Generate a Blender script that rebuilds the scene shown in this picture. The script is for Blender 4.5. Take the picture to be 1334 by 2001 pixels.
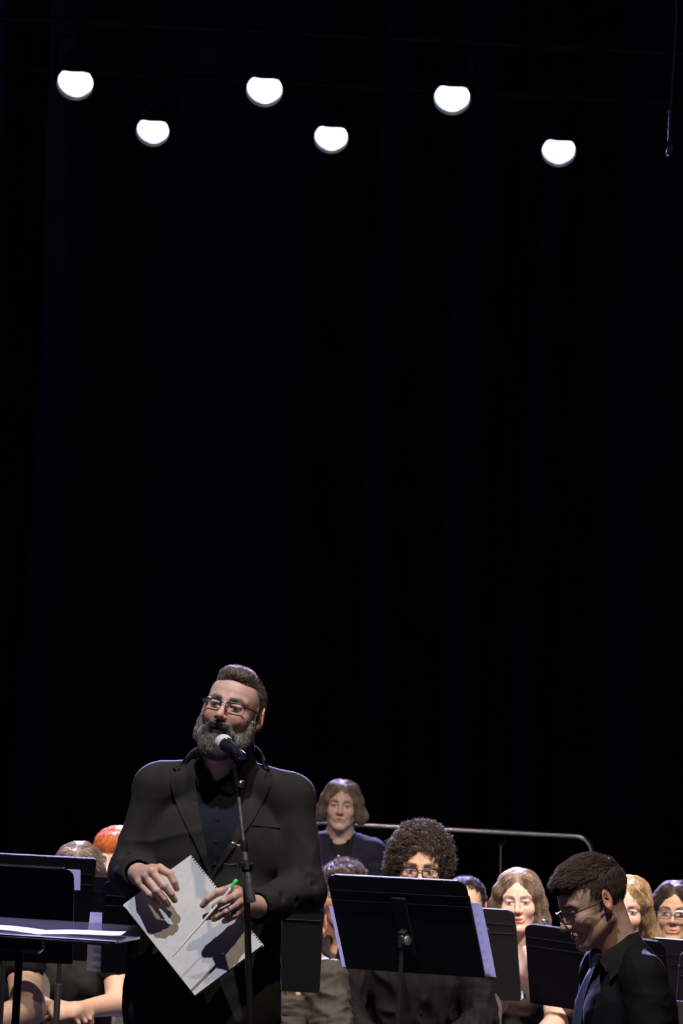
import bpy, math, random
import numpy as np
from mathutils import Vector, Matrix
from mathutils.bvhtree import BVHTree
from mathutils.geometry import delaunay_2d_cdt
random.seed(7); np.random.seed(7)
for o in list(bpy.data.objects): bpy.data.objects.remove(o)
scene = bpy.context.scene
COL = scene.collection
R = math.radians

# ---------------------------------------------------------------- camera
F_PX, CZ, PITCH, ROLL = 6900.0, 1.2, R(5.96), R(3.0)
_f = Vector((0, math.cos(PITCH), math.sin(PITCH)))
_r0 = Vector((1, 0, 0)); _u0 = Vector((0, -math.sin(PITCH), math.cos(PITCH)))
_r = _r0*math.cos(ROLL) + _u0*math.sin(ROLL)
_u = -_r0*math.sin(ROLL) + _u0*math.cos(ROLL)
CAM = Vector((0, 0, CZ))
cd = bpy.data.cameras.new('camera'); cam = bpy.data.objects.new('camera', cd); COL.objects.link(cam)
cd.sensor_fit = 'VERTICAL'; cd.sensor_height = 36.0; cd.sensor_width = 24.0
cd.lens = 36.0*F_PX/2001.0
cd.clip_start = 0.1; cd.clip_end = 200
cd.dof.use_dof = True; cd.dof.focus_distance = 10.2; cd.dof.aperture_fstop = 9.0
m = Matrix((( _r.x, _u.x, -_f.x), (_r.y, _u.y, -_f.y), (_r.z, _u.z, -_f.z))).to_4x4()
m.translation = CAM
cam.matrix_world = m
scene.camera = cam

def ray(px, py):
    return (_f*F_PX + (px-667.0)*_r + (1000.5-py)*_u).normalized()
def W(px, py, Y):
    """world point at stage depth Y seen at that place of the photograph"""
    d = ray(px, py); return CAM + d*(Y/d.y)
def to_px(v):
    """numpy (n,3) world -> (n,2) photo coordinates"""
    d = v - np.array(CAM); z = d @ np.array(_f)
    return np.stack([667.0 + F_PX*(d @ np.array(_r))/z, 1000.5 - F_PX*(d @ np.array(_u))/z], 1)

# ---------------------------------------------------------------- light and exposure
vs = scene.view_settings
vs.view_transform = 'Standard'; vs.look = 'None'; vs.exposure = 0.0; vs.gamma = 1.0
vs.use_curve_mapping = False
wd = bpy.data.worlds.new('world'); scene.world = wd; wd.use_nodes = True
bg = wd.node_tree.nodes['Background']; bg.inputs[0].default_value = (0.30, 0.30, 1.0, 1); bg.inputs[1].default_value = 0.018

def spot(name, loc, target, watts, color, angle, blend=0.3, radius=0.06, parent=None):
    l = bpy.data.lights.new(name, 'SPOT'); l.energy = watts; l.color = color
    l.spot_size = R(angle); l.spot_blend = blend; l.shadow_soft_size = radius
    o = bpy.data.objects.new(name, l); COL.objects.link(o)
    o.location = loc
    o.rotation_euler = (Vector(target)-Vector(loc)).to_track_quat('-Z', 'Y').to_euler()
    if parent: o.parent = parent; o.matrix_parent_inverse = Matrix.Translation(-Vector(parent.location))
    return o
# front of house spotlights above the audience, aimed at the speaker
spot('front_spotlight', (-0.9, 6.9, 8.4), (-0.15, 10.0, 1.2), 2100, (0.86, 0.90, 1.0), 20, 0.6, 0.05)
spot('front_spotlight', (1.5, 6.2, 8.1), (0.2, 10.3, 1.2), 1000, (1.0, 0.76, 0.54), 22, 0.6, 0.06)
# stage wash above the band
for (x, t) in ((-3.2, -1.2), (0.6, 0.5), (3.4, 1.6)):
    spot('wash_light', (x, 8.6, 6.6), (t, 13.6, 0.9), 2300, (1.0, 0.84, 0.70), 46, 0.9, 0.09)

# added dim blue light, no visible lamp, raking the curtain to show folds
spot('added_curtain_light', (-7.5, 21.5, 8.5), (2.5, 24, 3.0), 110, (.35, .35, 1.0), 75, 1.0, .2)

# ---------------------------------------------------------------- materials
def mat(name, color, rough=0.6, metal=0.0, var=0.0, scale=40, bump=0.0, bscale=200, sheen=0.0, spec=0.5,
        attr=False, sss=0.0, emit=None, strength=0, stretch=None, coat=0.0, alpha=1.0):
    m = bpy.data.materials.new(name); m.use_nodes = True
    nt = m.node_tree; N = nt.nodes; L = nt.links
    b = N['Principled BSDF']
    b.inputs['Base Color'].default_value = (*color, 1)
    b.inputs['Roughness'].default_value = rough; b.inputs['Metallic'].default_value = metal
    b.inputs['Specular IOR Level'].default_value = spec
    if sheen: b.inputs['Sheen Weight'].default_value = sheen; b.inputs['Sheen Roughness'].default_value = 0.4
    if coat: b.inputs['Coat Weight'].default_value = coat
    if alpha < 1: b.inputs['Alpha'].default_value = alpha
    if sss:
        b.inputs['Subsurface Weight'].default_value = sss
        b.inputs['Subsurface Radius'].default_value = (0.012, 0.005, 0.003); b.inputs['Subsurface Scale'].default_value = 0.6
    tc = N.new('ShaderNodeTexCoord'); co = tc.outputs['Object']
    if stretch:
        mp = N.new('ShaderNodeMapping'); mp.inputs['Scale'].default_value = stretch
        L.new(co, mp.inputs[0]); co = mp.outputs[0]
    src = None
    if attr:
        a = N.new('ShaderNodeAttribute'); a.attribute_name = 'Col'; src = a.outputs['Color']
    if var:
        n = N.new('ShaderNodeTexNoise'); n.inputs['Scale'].default_value = scale; n.inputs['Detail'].default_value = 4
        L.new(co, n.inputs['Vector'])
        mr = N.new('ShaderNodeMapRange'); mr.inputs[1].default_value = .3; mr.inputs[2].default_value = .7
        mr.inputs[3].default_value = 1-var; mr.inputs[4].default_value = 1+var
        L.new(n.outputs['Fac'], mr.inputs[0])
        mx = N.new('ShaderNodeVectorMath'); mx.operation = 'SCALE'
        if src: L.new(src, mx.inputs[0])
        else: mx.inputs[0].default_value = color
        L.new(mr.outputs[0], mx.inputs['Scale']); src = mx.outputs[0]
    if src: L.new(src, b.inputs['Base Color'])
    if bump:
        n2 = N.new('ShaderNodeTexNoise'); n2.inputs['Scale'].default_value = bscale; n2.inputs['Detail'].default_value = 3
        L.new(co, n2.inputs['Vector'])
        bp = N.new('ShaderNodeBump'); bp.inputs['Strength'].default_value = bump; bp.inputs['Distance'].default_value = 0.004
        L.new(n2.outputs['Fac'], bp.inputs['Height']); L.new(bp.outputs[0], b.inputs['Normal'])
    if emit:
        b.inputs['Emission Color'].default_value = (*emit, 1); b.inputs['Emission Strength'].default_value = strength
    return m
def glass_mat(name, color, amount=0.12, rough=0.05):
    m = bpy.data.materials.new(name); m.use_nodes = True
    nt = m.node_tree; N = nt.nodes; L = nt.links; N.remove(N['Principled BSDF'])
    tr = N.new('ShaderNodeBsdfTransparent'); tr.inputs[0].default_value = (*color, 1)
    gl = N.new('ShaderNodeBsdfGlossy'); gl.inputs['Roughness'].default_value = rough
    mx = N.new('ShaderNodeMixShader'); mx.inputs[0].default_value = amount
    L.new(tr.outputs[0], mx.inputs[1]); L.new(gl.outputs[0], mx.inputs[2]); L.new(mx.outputs[0], N['Material Output'].inputs[0])
    return m
M = {
 'skin': mat('skin', (.6, .4, .3), .5, attr=True, var=.06, scale=90, bump=.15, bscale=500, sss=.12, spec=.4),
 'hairc': mat('hair_tinted', (.2, .2, .2), .6, attr=True, var=.35, scale=260, spec=.28, stretch=(1, 1, .3), bump=.6, bscale=420),
 'suit': mat('charcoal_suit_wool', (.027, .0255, .0235), .9, var=.15, scale=25, bump=.06, bscale=900, spec=.12),
 'shirt_navy': mat('navy_black_shirt', (.008, .011, .019), .8, var=.2, scale=20, bump=.05, bscale=600, spec=.15),
 'navy_suit': mat('navy_suit', (.017, .017, .04), .8, var=.15, scale=25, spec=.2),
 'black_cloth': mat('black_cotton', (.014, .014, .014), .85, var=.2, scale=25, bump=.08, bscale=500, spec=.2),
 'black_satin': mat('black_shirt_cloth', (.0075, .0073, .0078), .8, var=.2, scale=18, bump=.05, bscale=400, spec=.12),
 'grey_cloth': mat('grey_shirt_cloth', (.044, .041, .035), .75, var=.2, scale=22, bump=.06, bscale=500, spec=.25),
 'brown_cloth': mat('brown_black_cloth', (.030, .021, .019), .7, var=.2, scale=22, bump=.06, bscale=500, spec=.25),
 'tie': mat('navy_tie_cloth', (.045, .055, .125), .5, var=.2, scale=90, spec=.5),
 'trousers': mat('black_trousers_cloth', (.008, .008, .009), .85, var=.2, scale=30, spec=.3),
 'leather': mat('black_leather', (.01, .01, .01), .4),
 'stand': mat('black_powder_coat', (.0085, .0085, .0095), .62, bump=.25, bscale=1500, spec=.3),
 'stand_pole': mat('dark_pole_enamel', (.02, .018, .018), .35, spec=.5),
 'chrome': mat('chrome', (.85, .85, .88), .2, 1.0),
 'steel': mat('brushed_steel', (.42, .42, .44), .4, 1.0),
 'black_metal': mat('black_metal', (.012, .012, .013), .38, spec=.5),
 'pole_metal': mat('dark_chromed_tube', (.17, .16, .15), .42, .7, var=.35, scale=60),
 'mic_grille': mat('grey_grille_mesh', (.80, .80, .76), .5, .15, bump=.6, bscale=900),
 'mic_body': mat('dark_glossy_enamel', (.05, .05, .07), .15, .6, coat=.6),
 'paper': mat('white_paper', (.80, .80, .80), .7, var=.03, scale=30),
 'folder': mat('pale_grey_card', (.60, .60, .60), .55, var=.06, scale=60, bump=.1, bscale=300),
 'ink': mat('black_print', (.42, .42, .44), .7),
 'baton': mat('white_baton_lacquer', (.85, .82, .74), .4),
 'green': mat('bright_green_rubber', (.04, .62, .13), .4),
 'brass': mat('polished_brass', (.95, .62, .22), .2, 1.0),
 'gold': mat('gold_ring', (.8, .72, .6), .2, 1.0),
 'curtain': mat('black_velour', (.024, .024, .032), .95, var=.3, scale=3, sheen=.04, spec=.1),
 'floor': mat('black_stage_boards', (.010, .010, .010), .6, var=.2, scale=6),
 'chair': mat('grey_chair_plastic', (.10, .10, .095), .5, var=.1, scale=50),
 'lamp_body': mat('black_lamp_housing', (.006, .006, .006), .6),
 'acrylic': glass_mat('clear_acrylic', (.86, .88, .98), .10, .25),
 'lens': glass_mat('spectacle_lens', (.985, .98, 1.0), .05),
 'frame': mat('dark_spectacle_frame', (.03, .012, .015), .3),
 'cable': mat('grey_cable', (.30, .30, .31), .5),
}
def paper_mat():
    m = bpy.data.materials.new('white_paper'); m.use_nodes = True
    nt = m.node_tree; N = nt.nodes; L = nt.links; b = N['Principled BSDF']
    b.inputs['Base Color'].default_value = (.8, .8, .8, 1); b.inputs['Roughness'].default_value = .7
    tl = N.new('ShaderNodeBsdfTranslucent'); tl.inputs[0].default_value = (.8, .8, .8, 1)
    mx = N.new('ShaderNodeMixShader'); mx.inputs[0].default_value = .26
    L.new(b.outputs[0], mx.inputs[1]); L.new(tl.outputs[0], mx.inputs[2]); L.new(mx.outputs[0], N['Material Output'].inputs[0])
    return m
M['paper'] = paper_mat()
# lamp glass: light given off by the lens, with the facets of the glass a little dimmer and bluer
def lamp_glass():
    m = bpy.data.materials.new('glowing_lamp_glass'); m.use_nodes = True
    nt = m.node_tree; N = nt.nodes; L = nt.links
    b = N['Principled BSDF']; b.inputs['Base Color'].default_value = (.8, .85, 1, 1)
    tc = N.new('ShaderNodeTexCoord'); v = N.new('ShaderNodeTexVoronoi'); v.inputs['Scale'].default_value = 14
    L.new(tc.outputs['Object'], v.inputs['Vector'])
    cr = N.new('ShaderNodeValToRGB'); cr.color_ramp.elements[0].position = .25; cr.color_ramp.elements[0].color = (1, 1, 1, 1)
    cr.color_ramp.elements[1].position = .75; cr.color_ramp.elements[1].color = (.34, .40, .62, 1)
    L.new(v.outputs['Distance'], cr.inputs[0]); L.new(cr.outputs[0], b.inputs['Emission Color'])
    b.inputs['Emission Strength'].default_value = 2.6
    return m
M['lamp_glass'] = lamp_glass()

# ---------------------------------------------------------------- object helpers
def link_mesh(name, me, material, parent=None):
    o = bpy.data.objects.new(name, me); COL.objects.link(o)
    if material: me.materials.append(M[material] if isinstance(material, str) else material)
    if parent:
        o.parent = parent
    return o
def root_of(o):
    while o.parent: o = o.parent
    return o
def np_mesh(name, V, Fq, smooth=True):
    me = bpy.data.meshes.new(name)
    V = np.asarray(V, dtype=np.float32); n = len(V)
    if isinstance(Fq, np.ndarray):
        k = Fq.shape[1]; nf = len(Fq)
        me.vertices.add(n); me.vertices.foreach_set('co', V.ravel())
        me.loops.add(nf*k); me.loops.foreach_set('vertex_index', Fq.astype(np.int32).ravel())
        me.polygons.add(nf); me.polygons.foreach_set('loop_start', np.arange(nf, dtype=np.int32)*k)
        me.update(calc_edges=True)
    else:
        me.from_pydata([tuple(v) for v in V.tolist()], [], Fq); me.update()
    if smooth: me.polygons.foreach_set('use_smooth', np.ones(len(me.polygons), dtype=bool))
    return me
def add_mesh(name, V, Fq, material, root, world=True, smooth=True, parent=None, colors=None):
    """V in world space when world=True; stored relative to the root's location"""
    V = np.asarray(V, dtype=np.float64)
    if world and root is not None: V = V - np.array(root.location)
    me = np_mesh(name, V, Fq, smooth)
    if colors is not None:
        a = me.color_attributes.new('Col', 'FLOAT_COLOR', 'POINT')
        c = np.ones((len(V), 4), dtype=np.float32); c[:, :3] = colors; a.data.foreach_set('color', c.ravel())
    return link_mesh(name, me, material, parent or root)
def empty(name, loc, label, cat, group=None, rz=0):
    o = bpy.data.objects.new(name, None); COL.objects.link(o); o.location = loc; o.rotation_euler = (0, 0, rz)
    o.empty_display_size = .1
    tag(o, label, cat, group); return o
def tag(o, label, cat, group=None):
    o['label'] = label; o['category'] = cat
    if group: o['group'] = group

class MB:
    """collects simple shapes into one mesh"""
    def __init__(s): s.V = []; s.F = []
    def raw(s, V, Fs):
        b = len(s.V); s.V += [tuple(v) for v in V]; s.F += [tuple(i+b for i in f) for f in Fs]; return s
    def box(s, c, size, rot=None, bev=0.0):
        hx, hy, hz = size[0]/2, size[1]/2, size[2]/2; b = min(bev, hx*.9, hy*.9, hz*.9)
        pts = []
        if b <= 0:
            pts = [Vector((x*hx, y*hy, z*hz)) for z in (-1, 1) for (x, y) in ((-1, -1), (1, -1), (1, 1), (-1, 1))]
            Fs = [(3, 2, 1, 0), (4, 5, 6, 7), (0, 1, 5, 4), (1, 2, 6, 5), (2, 3, 7, 6), (3, 0, 4, 7)]
        else:
            lv = [(-hz, b), (-hz+b, 0), (hz-b, 0), (hz, b)]
            for z, ins in lv:
                x, y = hx-ins, hy-ins; q = b*.6
                pts += [Vector(p) for p in ((-x+q, -y, z), (x-q, -y, z), (x, -y+q, z), (x, y-q, z), (x-q, y, z), (-x+q, y, z), (-x, y-q, z), (-x, -y+q, z))]
            Fs = [tuple(range(7, -1, -1)), tuple(range(24, 32))]
            for l in range(3):
                for i in range(8): Fs.append((l*8+i, l*8+(i+1) % 8, l*8+8+(i+1) % 8, l*8+8+i))
        m = rot if rot else Matrix.Identity(3); c = Vector(c)
        return s.raw([c + m @ p for p in pts], Fs)
    def tube(s, pts, r, n=12, caps=True, closed=False):
        pts = [Vector(p) for p in pts]; k = len(pts)
        rs = r if isinstance(r, (list, tuple)) else [r]*k
        V = []; up = None
        for i, p in enumerate(pts):
            if closed: t = (pts[(i+1) % k]-pts[i-1]).normalized()
            else: t = (pts[min(i+1, k-1)]-pts[max(i-1, 0)]).normalized()
            if up is None:
                up = Vector((0, 0, 1)) if abs(t.z) < .9 else Vector((1, 0, 0))
            a = t.cross(up)
            if a.length < 1e-6: a = t.orthogonal()
            a.normalize(); bb = a.cross(t).normalized(); up = bb
            for j in range(n):
                th = 2*math.pi*j/n; V.append(p + (a*math.cos(th)+bb*math.sin(th))*rs[i])
        Fs = []
        for i in range(k if closed else k-1):
            i2 = (i+1) % k
            for j in range(n): Fs.append((i*n+j, i*n+(j+1) % n, i2*n+(j+1) % n, i2*n+j))
        if caps and not closed: Fs += [tuple(range(n-1, -1, -1)), tuple((k-1)*n+j for j in range(n))]
        return s.raw(V, Fs)
    def lathe(s, o, axis, prof, n=24):
        """prof: list of (distance along axis, radius)"""
        axis = Vector(axis).normalized(); o = Vector(o)
        return s.tube([o+axis*(d + 1e-6*i) for i, (d, _) in enumerate(prof)], [max(r, 1e-4) for _, r in prof], n) if False else s._lathe(o, axis, prof, n)
    def _lathe(s, o, axis, prof, n):
        a = axis.orthogonal().normalized(); b = axis.cross(a)
        V = []; Fs = []
        for d, r in prof:
            for j in range(n):
                t = 2*math.pi*j/n; V.append(o+axis*d+(a*math.cos(t)+b*math.sin(t))*max(r, 1e-5))
        for i in range(len(prof)-1):
            for j in range(n): Fs.append((i*n+j, i*n+(j+1) % n, (i+1)*n+(j+1) % n, (i+1)*n+j))
        Fs += [tuple(range(n-1, -1, -1)), tuple((len(prof)-1)*n+j for j in range(n))]
        return s.raw(V, Fs)
    def sphere(s, c, r, n=16, rot=None):
        r = r if isinstance(r, (tuple, list)) else (r, r, r); m = rot if rot else Matrix.Identity(3); c = Vector(c)
        V = []; Fs = []
        for i in range(1, n):
            ph = math.pi*i/n
            for j in range(2*n):
                t = math.pi*j/n; V.append(c + m @ Vector((r[0]*math.sin(ph)*math.cos(t), r[1]*math.sin(ph)*math.sin(t), r[2]*math.cos(ph))))
        for i in range(n-2):
            for j in range(2*n): Fs.append((i*2*n+j, (i+1)*2*n+j, (i+1)*2*n+(j+1) % (2*n), i*2*n+(j+1) % (2*n)))
        Fs += [tuple(range(2*n)), tuple((n-2)*2*n+j for j in range(2*n-1, -1, -1))]
        return s.raw(V, Fs)
    def prism(s, outline, y0, y1, mtx=None):
        """outline in (x,z), extruded along y; mtx 4x4"""
        n = len(outline); m = mtx if mtx else Matrix.Identity(4)
        V = [m @ Vector((x, y0, z)) for x, z in outline] + [m @ Vector((x, y1, z)) for x, z in outline]
        Fs = [tuple(range(n)), tuple(range(2*n-1, n-1, -1))] + [(i, i+n, (i+1) % n+n, (i+1) % n) for i in range(n)]
        return s.raw(V, Fs)
    def build(s, name, material, root=None, world=False, smooth=True, parent=None):
        V = np.array([tuple(v) for v in s.V])
        o = add_mesh(name, V, s.F, material, root, world, smooth, parent)
        me = o.data
        import bmesh
        bm = bmesh.new(); bm.from_mesh(me); bmesh.ops.recalc_face_normals(bm, faces=bm.faces); bm.to_mesh(me); bm.free()
        if smooth: 
            try: me.set_sharp_from_angle(angle=R(35))
            except Exception: pass
        return o

# ---------------------------------------------------------------- organic shapes: blended solids meshed on a graded grid
def npv(v): return np.array([v[0], v[1], v[2]], dtype=np.float32)
def vnoise(P, freq, seed, n=7):
    rs = np.random.RandomState(seed); out = 0
    for i in range(n):
        d = rs.normal(size=3); d /= np.linalg.norm(d)
        out = out + np.sin(P @ d*freq*(.6+.8*rs.rand()) + rs.rand()*6.28 + 1.7*np.sin(P @ rs.normal(size=3)*freq*.4 + rs.rand()*6.28))
    return out/n*1.6
class Field:
    def __init__(s): s.p = []; s.T = Matrix.Identity(4)
    def _pt(s, c): return s.T @ Vector(c)
    def sc(s): return s.T.to_scale()[0]
    def ell(s, c, r, k=.01, op=1, rot=None):
        q = s.sc(); m3 = s.T.to_3x3().normalized()
        if rot is not None: m3 = m3 @ rot
        if not isinstance(r, (tuple, list)): r = (r, r, r)
        s.p.append(('e', npv(s._pt(c)), np.array(r, dtype=np.float32)*q, np.array(m3, dtype=np.float32), k*q, op)); return s
    def cone(s, a, b, ra, rb=None, k=.01, op=1):
        q = s.sc(); rb = ra if rb is None else rb
        s.p.append(('c', npv(s._pt(a)), npv(s._pt(b)), ra*q, rb*q, k*q, op)); return s
    def chain(s, pts, rs, k=.01, op=1):
        for i in range(len(pts)-1): s.cone(pts[i], pts[i+1], rs[i], rs[i+1], k, op)
        return s
    def grid(s, h, H, fine):
        lo = np.full(3, 1e9); hi = -lo
        for p in s.p:
            if p[-1] < 0: continue
            if p[0] == 'e': e = np.abs(p[3]) @ p[2]; a, b = p[1]-e, p[1]+e
            else:
                a = np.minimum(p[1]-p[3], p[2]-p[4]); b = np.maximum(p[1]+p[3], p[2]+p[4])
            lo = np.minimum(lo, a); hi = np.maximum(hi, b)
        ax = []
        for i in range(3):
            iv = [(c[i]-hs[i], c[i]+hs[i]) for c, hs in fine]
            x = lo[i]-3*H; out = [x]
            while x < hi[i]+3*H:
                st = h if any(a-1e-9 <= x+h*.5 <= b for a, b in iv) else H
                if st == H:
                    nxt = [a for a, b in iv if x < a < x+H]
                    if nxt: st = max(min(nxt)-x, h*.5)
                x += st; out.append(x)
            ax.append(np.array(out, dtype=np.float32))
        return ax
    def mesh(s, h=.003, H=None, fine=None, disp=None):
        if H is None: H = h
        ax = s.grid(h, H, fine or [])
        X, Y, Z = ax; Fv = np.full((len(X), len(Y), len(Z)), .05, dtype=np.float32)
        for p in s.p:
            k = p[-2]; pad = max(k, .0)+2.5*H
            if p[0] == 'e': e = np.abs(p[3]) @ p[2]; a, b = p[1]-e-pad, p[1]+e+pad
            else: a = np.minimum(p[1]-p[3], p[2]-p[4])-pad; b = np.maximum(p[1]+p[3], p[2]+p[4])+pad
            ix = [np.searchsorted(ax[i], a[i]) for i in range(3)]; jx = [np.searchsorted(ax[i], b[i])+1 for i in range(3)]
            if any(ix[i] >= jx[i] for i in range(3)): continue
            sl = tuple(slice(ix[i], jx[i]) for i in range(3))
            x = X[sl[0]][:, None, None]; y = Y[sl[1]][None, :, None]; z = Z[sl[2]][None, None, :]
            if x.size == 0 or y.size == 0 or z.size == 0: continue
            if p[0] == 'e':
                m = p[3]; x0, y0, z0 = x-p[1][0], y-p[1][1], z-p[1][2]
                u = m[0, 0]*x0+m[1, 0]*y0+m[2, 0]*z0; v = m[0, 1]*x0+m[1, 1]*y0+m[2, 1]*z0; w = m[0, 2]*x0+m[1, 2]*y0+m[2, 2]*z0
                r = p[2]; k0 = np.sqrt((u/r[0])**2+(v/r[1])**2+(w/r[2])**2)
                k1 = np.sqrt((u/r[0]**2)**2+(v/r[1]**2)**2+(w/r[2]**2)**2)+1e-9
                d = k0*(k0-1)/k1
                d = np.where(k0 < 1e-4, -r.min(), d)
            else:
                A, B, ra, rb = p[1], p[2], p[3], p[4]; ba = B-A; l2 = float(ba @ ba)+1e-12
                x0, y0, z0 = x-A[0], y-A[1], z-A[2]
                t = np.clip((x0*ba[0]+y0*ba[1]+z0*ba[2])/l2, 0, 1)
                d = np.sqrt((x0-t*ba[0])**2+(y0-t*ba[1])**2+(z0-t*ba[2])**2)-(ra+(rb-ra)*t)
            f = Fv[sl]; kk = max(k, 1e-5)
            if p[-1] > 0:
                hh = np.maximum(kk-np.abs(f-d), 0)/kk; Fv[sl] = np.minimum(f, d)-hh*hh*kk*.25
            else:
                hh = np.maximum(kk-np.abs(f+d), 0)/kk; Fv[sl] = np.maximum(f, -d)+hh*hh*kk*.25
        S = Fv < 0
        nx, ny, nz = [n-1 for n in S.shape]
        cnt = np.zeros((nx, ny, nz), dtype=np.uint8)
        for i in (0, 1):
            for j in (0, 1):
                for k2 in (0, 1): cnt += S[i:nx+i, j:ny+j, k2:nz+k2]
        act = np.argwhere((cnt > 0) & (cnt < 8))
        idm = np.full((nx, ny, nz), -1, dtype=np.int32); idm[act[:, 0], act[:, 1], act[:, 2]] = np.arange(len(act))
        i, j, k2 = act.T
        vals = {}; 
        for c in [(a, b, c) for a in (0, 1) for b in (0, 1) for c in (0, 1)]: vals[c] = Fv[i+c[0], j+c[1], k2+c[2]]
        acc = np.zeros((len(act), 3)); num = np.zeros(len(act))
        for c0 in vals:
            for axn in range(3):
                if c0[axn] == 1: continue
                c1 = list(c0); c1[axn] = 1; c1 = tuple(c1)
                a, b = vals[c0], vals[c1]; w = (a < 0) != (b < 0)
                t = np.where(w, a/(a-b+1e-12), 0)
                p0 = np.stack([X[i+c0[0]], Y[j+c0[1]], Z[k2+c0[2]]], 1); p1 = np.stack([X[i+c1[0]], Y[j+c1[1]], Z[k2+c1[2]]], 1)
                acc += np.where(w[:, None], p0+(p1-p0)*t[:, None], 0); num += w
        V = acc/np.maximum(num, 1)[:, None]
        quads = []
        for axn in range(3):
            sl0 = [slice(None)]*3; sl1 = [slice(None)]*3; sl0[axn] = slice(0, -1); sl1[axn] = slice(1, None)
            e = np.argwhere(S[tuple(sl0)] != S[tuple(sl1)])
            b, c = [(1, 2), (2, 0), (0, 1)][axn]
            ok = (e[:, b] > 0) & (e[:, c] > 0) & (e[:, b] < S.shape[b]-1) & (e[:, c] < S.shape[c]-1); e = e[ok]
            flip = S[e[:, 0], e[:, 1], e[:, 2]]
            def cell(db, dc):
                q = e.copy(); q[:, b] -= db; q[:, c] -= dc; return idm[q[:, 0], q[:, 1], q[:, 2]]
            q = np.stack([cell(1, 1), cell(0, 1), cell(0, 0), cell(1, 0)], 1)
            q[~flip] = q[~flip][:, ::-1]
            quads.append(q)
        Q = np.concatenate(quads)
        if disp is not None:
            nrm = normals(V, Q); V = V + nrm*disp(V)[:, None]
        return V, Q
def normals(V, Q):
    a = np.cross(V[Q[:, 2]]-V[Q[:, 0]], V[Q[:, 3]]-V[Q[:, 1]]); n = np.zeros_like(V)
    for i in range(4): np.add.at(n, Q[:, i], a)
    return n/(np.linalg.norm(n, axis=1)[:, None]+1e-12)
def bvh_of(V, Q): return BVHTree.FromPolygons([tuple(v) for v in V.tolist()], [tuple(q) for q in Q.tolist()])
def drop_faces(V, Q, test):
    """test(centres, normals) -> True where cloth is cut away"""
    c = V[Q].mean(1); n = np.cross(V[Q[:, 2]]-V[Q[:, 0]], V[Q[:, 3]]-V[Q[:, 1]])
    Q = Q[~test(c, n)]; used = np.unique(Q); mp = np.full(len(V), -1); mp[used] = np.arange(len(used))
    return V[used], mp[Q]
def in_poly(P, poly):
    x, y = P[:, 0], P[:, 1]; r = np.zeros(len(P), bool); n = len(poly)
    for i in range(n):
        x1, y1 = poly[i]; x2, y2 = poly[(i+1) % n]
        c = ((y1 > y) != (y2 > y)); xx = (x2-x1)*(y-y1)/((y2-y1) or 1e-9)+x1
        r ^= c & (x < xx)
    return r
def smooth_poly(poly, it=1):
    for _ in range(it):
        q = []
        for i in range(len(poly)):
            a, b = poly[i], poly[(i+1) % len(poly)]
            q += [(a[0]*.75+b[0]*.25, a[1]*.75+b[1]*.25), (a[0]*.25+b[0]*.75, a[1]*.25+b[1]*.75)]
        poly = q
    return poly
def drape(poly, bvh, lift=.003, thick=.003, step=5.0, Y=None):
    """cloth piece with thickness lying on a garment: outline given where the photo shows it, laid on the garment itself"""
    pts = [Vector(p) for p in poly]; b = []
    for i in range(len(pts)):
        a, c = pts[i], pts[(i+1) % len(pts)]; n = max(1, int((c-a).length/step))
        b += [a.lerp(c, t/n) for t in range(n)]
    nb = len(b); xs = [p.x for p in b]; ys = [p.y for p in b]; inner = []
    gx = np.arange(min(xs)+step/2, max(xs), step); gy = np.arange(min(ys)+step/2, max(ys), step)
    G = np.array([(x, y) for x in gx for y in gy]) if len(gx)*len(gy) else np.zeros((0, 2))
    if len(G):
        bb = np.array([(p.x, p.y) for p in b]); ins = in_poly(G, [tuple(p) for p in bb])
        dist = np.sqrt(((G[:, None]-bb[None])**2).sum(2)).min(1)
        inner = [Vector(g) for g in G[ins & (dist > step*.45)]]
    r = delaunay_2d_cdt(b+inner, [(i, (i+1) % nb) for i in range(nb)], [], 1, 1e-4)
    P2, tri = r[0], r[2]; V = []; ylast = Y
    for p in P2:
        d = ray(p.x, p.y); h = bvh.ray_cast(CAM, d)
        if h[0] is None:
            g = CAM + d*((ylast or 10)/d.y); h = bvh.find_nearest(g); V.append(h[0]-d*lift)
        else:
            ylast = h[0].y; V.append(h[0]-d*lift)
    n = len(V); V2 = [v + ray(*P2[i])*thick for i, v in enumerate(V)]
    Fs = [tuple(t) for t in tri]; Fb = [tuple(i+n for i in reversed(t)) for t in tri]
    from collections import Counter
    ed = Counter()
    for t in Fs:
        for i in range(len(t)): ed[(t[i], t[(i+1) % len(t)])] += 1
    sides = [(b2, a2, a2+n, b2+n) for (a2, b2) in ed if (b2, a2) not in ed]
    mb = MB(); mb.raw(V+V2, Fs+Fb+sides); return mb
def strands(paths, r0, r1=.0003, n=3):
    V = []; Fs = []; base = 0
    for pts in paths:
        P = np.array(pts, dtype=np.float64); k = len(P)
        if k < 2: continue
        t = np.gradient(P, axis=0); t /= (np.linalg.norm(t, axis=1)[:, None]+1e-9)
        a = np.cross(t, np.array([.31, .52, .79])); a /= (np.linalg.norm(a, axis=1)[:, None]+1e-9); b = np.cross(t, a)
        rr = np.linspace(r0, r1, k)[:, None]
        for j in range(n):
            th = 2*math.pi*j/n; V.append(P+(a*math.cos(th)+b*math.sin(th))*rr)
        for j in range(n):
            j2 = (j+1) % n
            for i in range(k-1): Fs.append((base+j*k+i, base+j2*k+i, base+j2*k+i+1, base+j*k+i+1))
        base += n*k
    return np.concatenate(V), np.array(Fs)
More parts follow.
